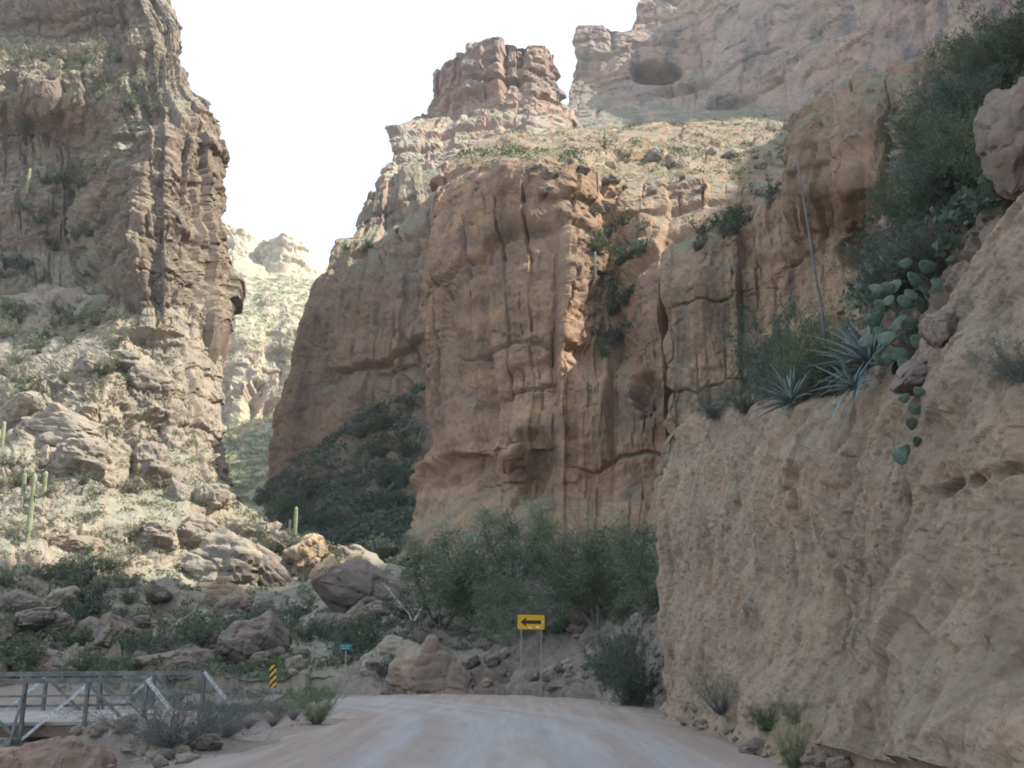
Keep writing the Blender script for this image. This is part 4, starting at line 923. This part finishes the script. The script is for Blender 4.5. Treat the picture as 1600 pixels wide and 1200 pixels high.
strawm = plant_meshes(552, 90, 1.0, .9, 1500, .06, L['straw'], M['twig_grey'], 1, 1, .03, .12, .1, .15, .3)
big_plant('bush', 430, 1112, 26, BG[2], ['ground'], 'low dark mound of brush between the marker and green bush', 'bush', wide=1.0)
big_plant('dry_grass', 425, 1128, 34, strawm, ['ground'], 'tuft of dry straw grass left of the bright green bush', 'grass tuft', wide=1.3)
big_plant('dry_grass', 455, 1120, 40, strawm, ['ground'], 'straw grass touching the bright green bush', 'grass tuft', wide=1.0)
big_plant('dry_grass', 385, 1140, 26, strawm, ['ground'], 'low dry grass at the road edge beside the bare bush', 'grass tuft', wide=1.5)
twiggy = plant_meshes(560, 22, 1.0, 2.0, 6500, .022, L['bluegrey'], M['twig_grey'], 7, 6, .03, .4, .1, .45, .5, 0)
big_plant('bare_bush', 270, 1168, 150, twiggy, ['ground'], 'wide tangled bush of bare grey twigs in front of the bridge', 'bush', wide=1.0)
big_plant('bare_bush', 350, 1150, 85, twiggy, ['ground'], 'smaller tangle of grey twigs right of the wide bare bush', 'bush', wide=.8, rz=2.)
for (px, py, h, k, w, lab) in [
    (1205, 612, 122, 1, .7, 'dense dark bush on the bank top left of the agaves'), (1282, 590, 118, 0, .7, 'dark green bush on the bank top behind the big agave'), (1245, 625, 90, 2, .6, 'twiggy brown green bush between the two bank bushes'),
    (1115, 648, 50, 2, .9, 'low grey bush at the left end of the bank top'), (1160, 640, 60, 2, .7, 'pale grey bush left of the dense dark bush on the bank'),
    (1405, 470, 110, 1, .7, 'dark bush on the bank behind the prickly pear'), (1455, 430, 100, 2, .8, 'shaded bush above the prickly pear'), (1590, 590, 90, 2, .6, 'grey bush growing on the bank at the right picture edge')]:
    big_plant('bush', px, py, h, BG[k], NB, lab, 'bush', wide=w)
for (px, py, h, k, w) in [(1500, 330, 130, 1, .8), (1545, 300, 130, 0, .8), (1480, 240, 100, 0, .8), (1530, 200, 110, 1, .8), (1570, 140, 110, 0, .8), (1600, 100, 90, 1, .8), (1440, 280, 80, 2, .8), (1470, 170, 70, 2, .9), (1530, 110, 70, 0, .9), (1430, 350, 90, 0, .8), (1590, 330, 110, 1, .7), (1520, 270, 90, 2, .8), (1560, 230, 110, 1, .8)]:
    PENDING.append((big_plant('bush', px, py, h, BG[k], ['hillside_right'], 'x', 'bush', 'bushes on the right hillside', w), px, py - h / 2, ('green', 'dark green', 'grey green')[k] + ' bush'))

# ------------------------------------------------------------------ cacti, agaves
def ribbed(pts, rad, ribs=13, k=52):
    pts = np.asarray(pts, float); T = np.gradient(pts, axis=0); T /= np.linalg.norm(T, axis=1)[:, None]
    A = np.cross(T, np.array([0.2, 1., 0.05])); A /= np.linalg.norm(A, axis=1)[:, None]; B = np.cross(T, A)
    an = np.arange(k) * 2 * math.pi / k; rr = 1 + .10 * np.cos(an * ribs)
    V = pts[:, None] + (np.asarray(rad)[:, None] * rr[None])[..., None] * (np.cos(an)[None, :, None] * A[:, None] + np.sin(an)[None, :, None] * B[:, None])
    n = len(pts); a = np.arange(n * k).reshape(n, k); b = np.roll(a, -1, 1)
    F = np.stack([a[:-1].ravel(), b[:-1].ravel(), b[1:].ravel(), a[1:].ravel()], 1)
    me = np_mesh('ribbed', V.reshape(-1, 3), F, True); me.materials.append(M['cactus']); return me
def column(h, r): z = np.linspace(0, 1, 22); return np.stack([0 * z, 0 * z, z * h], 1), r * np.minimum(1, np.sqrt(np.maximum(0, 1 - ((z - .9) / .1).clip(0, 1) ** 2)) + .02) * (.82 + .18 * np.sin(z * 3))
def arm(z0, out, h, r, az):
    t = np.linspace(0, 1, 24); x = out * np.minimum(1, t * 3) ** .6; z = z0 + h * np.maximum(0, t - .12) ** 1.15 - .15 * np.sin(np.minimum(1, t * 4) * math.pi) * out
    rad = r * np.minimum(1, np.sqrt(np.maximum(0, 1 - ((t - .9) / .1).clip(0, 1) ** 2)) + .02)
    return np.stack([x * math.cos(az), x * math.sin(az), z], 1), rad
def saguaro(px, py, hpx, names, label, arms, rel=.045, group=None):
    sp = spot(px, py, names); h = hpx * sp[2] / FPX
    e = link('saguaro', None, label=label, cat='cactus', group=group); e.location = sp[0] - np.array([0, 0, .15])
    link('stem', ribbed(*column(h, h * rel)), parent=e)
    for (z0, out, ah, az) in arms: link('arm', ribbed(*arm(z0 * h, out * h, ah * h, h * rel * .72, az)), parent=e)
    return e
SLN = ['slope_left']
saguaro(41, 836, 108, SLN, 'tall pale saguaro with raised arms at the far left', [(.62, .16, .44, 3.0), (.66, .15, .42, .15), (.42, .13, .26, 3.3)], .036)
saguaro(461, 830, 48, SLN, 'taller slim saguaro of the pair on the lit ridge', [(.1, .18, .55, 3.1)], .055)
saguaro(1, 690, 40, SLN, 'saguaro stump cut by the left picture edge', [], .07)
saguaro(48, 300, 44, ['cliff_left'], 'thin saguaro in the dark gully left of the rock pillar', [], .045)
saguaro(941, 214, 22, ['cliff_middle', 'cliff_upper'], 'tiny saguaro on the skyline of the bright shelf', [], .06)
saguaro(936, 432, 44, ['cliff_middle'], 'slim saguaro in the gully of the middle cliff', [], .04)
saguaro(941, 300, 40, ['cliff_middle'], 'slim saguaro at the head of the middle cliff gully', [], .045)
saguaro(1192, 250, 26, ['cliff_middle', 'cliff_outcrop'], 'short saguaro on the shelf edge left of the fluted outcrop', [], .06)

def pad_mesh():
    V, F = ico(3); V = V.copy(); t = (V[:, 2] + 1) / 2
    V[:, 0] *= (.5 + .45 * t); V[:, 1] *= .13; V[:, 2] = V[:, 2] + 1
    V = V * np.array([1, 1, .6]); me = np_mesh('pad', V, F, True); me.materials.append(M['pad']); return me
PAD = pad_mesh()
def prickly_pear(pts, mpp_d, label, seed):
    """pads given where the photograph shows them; each is a part"""
    g = random.Random(seed); c = at(pts[0][0], pts[0][1], mpp_d)
    e = link('prickly_pear', None, label=label, cat='cactus'); e.location = c
    for (px, py, w, tilt) in pts:
        p = at(px, py, mpp_d + g.uniform(-.25, .35)); s_ = w * mpp_d / FPX / 1.7
        o = link('pad', PAD, parent=e); o.location = Vector(p) - Vector(c) - Vector((0, 0, s_ * .6))
        o.scale = (s_, s_, s_); o.rotation_euler = (g.uniform(-.5, .5), tilt + g.uniform(-.2, .2), g.uniform(-.8, .8))
    return e
g_ = random.Random(3)
sp = spot(1425, 505, ['bank_right', 'hillside_right']); DP = sp[2] / (cp + .0)
DP = float(sp[0][1]) - .1
pads = [(1398, 445, 36, -.3), (1428, 437, 40, .1), (1412, 470, 38, .4), (1448, 452, 38, .3), (1380, 455, 30, -.5), (1440, 478, 40, -.2), (1400, 495, 40, .9), (1425, 505, 36, .2), (1372, 500, 36, -.4), (1455, 500, 34, .5), (1412, 520, 40, 1.2),
        (1385, 528, 36, -.2), (1432, 535, 36, .4), (1360, 530, 32, -.8), (1400, 552, 38, .1), (1445, 418, 34, .3), (1462, 440, 30, .6), (1418, 412, 26, -.2), (1378, 478, 32, .2), (1395, 575, 34, -.3), (1370, 560, 30, .4), (1424, 462, 34, .8), (1436, 560, 28, .5)]
pads += [(x + g_.uniform(-20, 20), y + g_.uniform(-14, 22), w * g_.uniform(.75, 1.0), g_.uniform(-.9, .9)) for x, y, w, t in pads[::2]]
prickly_pear(pads, DP, 'large prickly pear clump of round pads on the bank top', 4)
sp = spot(1428, 660, ['bank_right']); prickly_pear([(1428, 640, 26, .2), (1424, 662, 30, -.1), (1430, 690, 24, .3), (1420, 705, 32, .1), (1392, 700, 34, 1.5), (1416, 622, 22, -.5), (1432, 612, 22, .3)], float(sp[0][1]) - .15, 'hanging chain of prickly pear pads on the bank face', 6)

def blade_mesh(seed):
    g = random.Random(seed); n = 12; V = []; bend = g.uniform(.05, .3)
    for i in range(n):
        t = i / (n - 1); w = .055 * (1 - t ** 2.2) * (.65 + 1.2 * t * (1 - t)) + .001; x = t; z = -bend * t * t
        V += [(x, -w, z + w * .45), (x, 0, z - .012 * (1 - t)), (x, w, z + w * .45), (x, 0, z - .03 * (1 - t) - .004)]
    F = []
    for i in range(n - 1):
        for k in range(4): F.append((i * 4 + k, i * 4 + (k + 1) % 4, i * 4 + 4 + (k + 1) % 4, i * 4 + 4 + k))
    me = np_mesh('blade', np.array(V), np.array(F), True); me.materials.append(M['agave']); return me
BLADES = [blade_mesh(i) for i in range(4)]
def agave(px, py, lpx, names, label, seed, n=30, out=(0, -1, 0)):
    g = random.Random(seed); sp = spot(px, py, names); d = sp[2]; p = sp[0] + np.array([-.3, -.45, .1])
    e = link('agave', None, label=label, cat='agave'); e.location = p
    ax = Vector((-.75, -.35, .55)).normalized(); q = ax.to_track_quat('Z', 'Y')
    for i in range(n):
        az = i * 2.39996; el = math.radians(12 + 62 * (i / n) + g.uniform(-8, 8))
        dv = q @ Vector((math.cos(az) * math.cos(el), math.sin(az) * math.cos(el), math.sin(el)))
        o = link('leaf', BLADES[i % 4], parent=e); s_ = lpx * d / FPX * g.uniform(.8, 1.1)
        o.rotation_euler = dv.to_track_quat('X', 'Z').to_euler(); o.scale = (s_, s_ * 1.0, s_); o.location = dv * .03
    return e
agave(1368, 588, 98, NB, 'big blue grey agave with sword leaves left of prickly pear', 1, 30)
agave(1245, 640, 62, NB, 'smaller agave with narrow leaves on the bank edge', 2, 26)
agave(1345, 618, 70, NB, 'drooping agave leaves below the big agave', 5, 14)
sp = spot(1284, 560, NB); a0 = sp[0]; yb = float(a0[1])
st = [at(1290, 545, yb), at(1283, 478, yb + .1), at(1272, 420, yb + .2), at(1262, 350, yb + .35), at(1252, 290, yb + .5), at(1245, 245, yb + .6)]
me = MB().tube(np.array(st), [.032, .03, .027, .023, .018, .009], 8).mesh('flower_stalk', True); me.materials.append(M['twig_grey'])
link('flower_stalk', me, label='long thin dead agave stalk leaning above the bank bushes', cat='plant stalk')

# ------------------------------------------------------------------ signs
def flat(name, pts, thick, mat, parent, y0):
    """polygon in the x-z plane, given thickness towards the road"""
    n = len(pts); V = [(x, y0, z) for x, z in pts] + [(x, y0 - thick, z) for x, z in pts]
    F = [tuple(range(n)), tuple(range(2 * n - 1, n - 1, -1))] + [(i, n + i, n + (i + 1) % n, (i + 1) % n) for i in range(n)]
    me = bpy.data.meshes.new(name); me.from_pydata(V, [], F); me.update(); me.materials.append(M[mat]); return link(name, me, parent=parent)
def post(name, x, z0, z1, parent, y=.03, w=.05):
    me = MB().box((x, y, (z0 + z1) / 2), (w, w * .7, z1 - z0)).mesh(name); me.materials.append(M['post']); return link(name, me, parent=parent)
YS = 45.6; c = at(828, 972, YS); zb = float(zroad(YS)) - .15
e = link('arrow_sign', None, label='yellow road sign with a black arrow pointing left', cat='road sign'); e.location = (c[0], YS, zb); hz = c[2] - zb
e.rotation_euler = (0, .015, 0)
w, h = .60, .315
def rr(w, h, r, n=5): return [(sx * (w - r) + r * math.cos(a), sz * (h - r) + r * math.sin(a) + hz) for sx, sz, a0_ in ((1, 1, 0), (-1, 1, 90), (-1, -1, 180), (1, -1, 270)) for a in [math.radians(a0_ + 90 * i / n) for i in range(n + 1)]]
flat('panel', rr(w, h, .05), .006, 'yellow', e, 0)
ar = [(-.47, 0), (-.19, .225), (-.24, .075), (.45, .075), (.45, -.075), (-.24, -.075), (-.19, -.225)]
flat('arrow', [(x, z + hz) for x, z in ar], .003, 'black', e, -.0065)
for (x, z, r) in ((-.04, -.235, .045), (.29, -.215, .06)): flat('sticker', [(x + r * 1.2 * math.cos(t * .785), z + hz + r * .75 * math.sin(t * .785)) for t in range(8)], .002, 'white', e, -.0065)
flat('sticker', [(.50, hz + .05), (.50, hz - .05), (.53, hz - .05), (.53, hz + .05)], .002, 'white', e, -.0065)
post('post', -.43, 0, hz + .28, e); post('post', .46, 0, hz + .28, e)
YM = 43.0; c = at(426.5, 1057, YM); zb = float(gz(np.array([c[0]]), np.array([YM]))[0]) - .3
e = link('object_marker', None, label='narrow yellow and black striped marker at the bridge end', cat='road sign'); e.location = (c[0], YM, c[2]); e.rotation_euler = (0, -.05, 0)
W2, H2 = .135, .455
flat('panel', [(-W2, -H2), (W2, -H2), (W2, H2), (-W2, H2)], .006, 'marker_yellow', e, 0)
def clip(poly):
    for ax, sgn, lim in ((0, 1, W2), (0, -1, W2), (1, 1, H2), (1, -1, H2)):
        out = []
        for i in range(len(poly)):
            a, b = poly[i], poly[(i + 1) % len(poly)]; fa, fb_ = lim - sgn * a[ax], lim - sgn * b[ax]
            if fa >= 0: out.append(a)
            if (fa >= 0) != (fb_ >= 0):
                t = fa / (fa - fb_); out.append((a[0] + t * (b[0] - a[0]), a[1] + t * (b[1] - a[1])))
        poly = out
        if len(poly) < 3: return []
    return poly
for k in range(-3, 4):
    q = clip([(-.2, k * .27 - .26), (.2, k * .27 + .14), (.2, k * .27 + .275), (-.2, k * .27 - .125)])
    if q: flat('stripe', q, .003, 'black', e, -.0065)
post('post', 0, -1.9, .1, e, .03, .045)
YG = 46.3; c = at(540, 1011, YG); zb = float(gz(np.array([c[0]]), np.array([YG]))[0])
e = link('street_sign', None, label='small green street sign on a thin post by the bend', cat='street sign'); e.location = (c[0], YG, zb - .2); hz = c[2] - zb + .2
flat('blade', [(-.29, hz - .14), (.30, hz - .13), (.30, hz + .15), (-.29, hz + .14)], .006, 'green_sign', e, 0)
for (x0, x1, z) in ((-.22, -.05, .05), (-.01, .2, .055), (-.2, .02, -.05), (.06, .16, -.045)):
    flat('faded_legend', [(x0, hz + z - .022), (x1, hz + z - .022), (x1, hz + z + .022), (x0, hz + z + .022)], .002, 'sign_pale', e, -.0065)
post('post', .02, 0, hz + .1, e, .03, .05)

# ------------------------------------------------------------------ pony truss bridge
F0 = np.array([-12.1, 46.0, 0.0]); N0 = np.array([-12.5, 40.0, 0.0]); bd = np.array([-1, -.2, 0.]); bd /= np.linalg.norm(bd)
cross = (F0 - N0) / np.linalg.norm(F0 - N0)
e = link('truss_bridge', None, label='low grey steel truss bridge crossing the creek at left', cat='bridge'); e.location = F0
def bpart(name, mb, mat, parent=None):
    me = mb.mesh(name); me.materials.append(M[mat]); V = np.array([v.co[:] for v in me.vertices]) - F0
    me.vertices.foreach_set('co', V.astype(np.float32).ravel()); me.update(); return link(name, me, parent=parent or e)
ZT, ZB_ = 1.52, -.72
for base, sgn in ((F0, 1), (N0, -1)):
    P = lambda s_, z: base + bd * s_ + np.array([0, 0, z])
    bpart('top_chord', MB().beam(P(1.45, ZT), P(21, ZT), .16, .17), 'steel')
    bpart('bottom_chord', MB().beam(P(-.2, ZB_), P(21, ZB_), .16, .15), 'steel')
    bpart('end_post', MB().beam(P(0.0, -.2), P(1.5, ZT + .02), .17, .13), 'steel_pale')
    bpart('hand_rail', MB().beam(P(2, .62) - cross * sgn * .12, P(21, .62) - cross * sgn * .12, .05, .09), 'steel')
    for i, s_ in enumerate((1.5, 3.6, 5.8, 8.0, 10.2, 12.4, 14.6, 16.8, 19.0)):
        bpart('upright', MB().beam(P(s_, ZB_), P(s_, ZT - .09), .12, .14, up=cross), 'steel')
        if i % 2 == 0 and s_ > 2:
            bpart('outrigger', MB().beam(P(s_, ZT - .2), P(s_, ZB_ - .1) + cross * sgn * .75, .09, .09, up=bd), 'steel')
    ss = (1.5, 3.6, 5.8, 8.0, 10.2, 12.4, 14.6, 16.8, 19.0)
    for i in range(len(ss) - 1):
        a_, b_ = (ss[i], ss[i + 1]) if i % 2 == 0 else (ss[i + 1], ss[i])
        bpart('diagonal', MB().beam(P(a_, ZB_ + .1) + cross * .0, P(b_, ZT - .12), .08, .11), 'steel_pale' if i % 2 else 'steel')
mid = (F0 + N0) / 2; wd = np.linalg.norm(F0 - N0)
bpart('deck', MB().beam(mid + bd * -2.0 + [0, 0, -.03], mid + bd * 21 + [0, 0, -.03], wd - .5, .12), 'deck')
for sgn in (-1, 1):
    bpart('edge_beam', MB().beam(mid + cross * sgn * (wd / 2 - .35) + [0, 0, -.30], mid + cross * sgn * (wd / 2 - .35) + bd * 21 + [0, 0, -.30], .16, .40), 'timber')
for s_ in (3.6, 5.8, 8.0, 10.2, 12.4, 14.6, 16.8):
    bpart('floor_beam', MB().beam(N0 + bd * s_ + [0, 0, -.6] - cross * .6, F0 + bd * s_ + [0, 0, -.6] + cross * .6, .14, .22), 'steel')
bpart('abutment', MB().beam(mid + [.3, .05, -1.6], mid + bd * .9 + [0, 0, -1.6], wd + 1.4, 2.7), 'masonry')

# ------------------------------------------------------------------ low stone wall at the road edge
def stone_wall():
    n, m = 120, 40; L0, L1 = np.array([-5.95, 16.3]), np.array([-9.6, 13.4]); t = np.linspace(0, 1, n)
    prof = [(-.5, -.6), (-.40, .05), (-.30, .42), (-.18, .52), (0, .55), (.18, .50), (.34, .36), (.5, .0), (.7, -.7)]
    pu = np.linspace(0, len(prof) - 1, m); px_ = np.interp(pu, range(len(prof)), [p[0] for p in prof]); pz = np.interp(pu, range(len(prof)), [p[1] for p in prof])
    d = (L1 - L0) / np.linalg.norm(L1 - L0); nrm = np.array([-d[1], d[0]])
    hgt = np.interp(t, [0, .06, .16, .4, .7, 1], [.05, .62, 1.05, .8, .5, .35]); wd_ = np.interp(t, [0, .1, .4, 1], [.3, 1.0, .8, .7])
    C = L0 + (L1 - L0) * t[:, None]
    zb_ = zroad(C[:, 1]) - .12
    P = np.zeros((n, m, 3)); P[..., :2] = C[:, None] + nrm * (px_[None, :, None] * wd_[:, None, None]); P[..., 2] = zb_[:, None] + pz[None] * np.where(pz > 0, hgt[:, None], 1.)
    Pf = P.reshape(-1, 3); dd, tn = rockfield(Pf, [(.9, .6, .05, .8, .07), (.35, .3, .03, .8, .03)], None, ((1.2, .05), (5, .02)), 301)
    tu = np.gradient(P, axis=0); tv = np.gradient(P, axis=1); N = np.cross(tu, tv).reshape(-1, 3); N /= np.linalg.norm(N, axis=1)[:, None] + 1e-9
    if (N[:, 2] * (Pf[:, 2] > zb_.mean())).sum() < 0: N = -N
    me = np_mesh('stone_wall', Pf + N * dd[:, None], grid_faces(n, m), False, tn); me.materials.append(M['parapet'])
    link('stone_wall', me, label='low rounded tan wall at the left edge of the road', cat='wall')
M['parapet'] = rock_mat('rock_parapet', (.27, .19, .14), (.22, .165, .125), (.14, .115, .095), None, .2, .2)
stone_wall()
for i in range(40):
    px, py = R.uniform(0, 330), R.uniform(1120, 1199)
    boulder(px, py, R.uniform(14, 50), R.uniform(10, 30), ['ground'], 'boulder_grey', 'x', 'rocks in the creek bed')
describe_all()

# ------------------------------------------------------------------ air of the canyon
me = MB().box((0, 450, 190), (2400, 1800, 400)).mesh('haze')
hz_ = link('haze', me, kind='stuff', label='thin pale haze filling the canyon', cat='haze')
m = bpy.data.materials.new('haze_air'); m.use_nodes = True; n = m.node_tree; n.nodes.clear()
o_ = n.nodes.new('ShaderNodeOutputMaterial'); v_ = n.nodes.new('ShaderNodeVolumePrincipled')
v_.inputs['Color'].default_value = (.86, .93, 1.0, 1); v_.inputs['Density'].default_value = .00017; v_.inputs['Anisotropy'].default_value = .2
n.links.new(v_.outputs[0], o_.inputs['Volume']); me.materials.append(m)
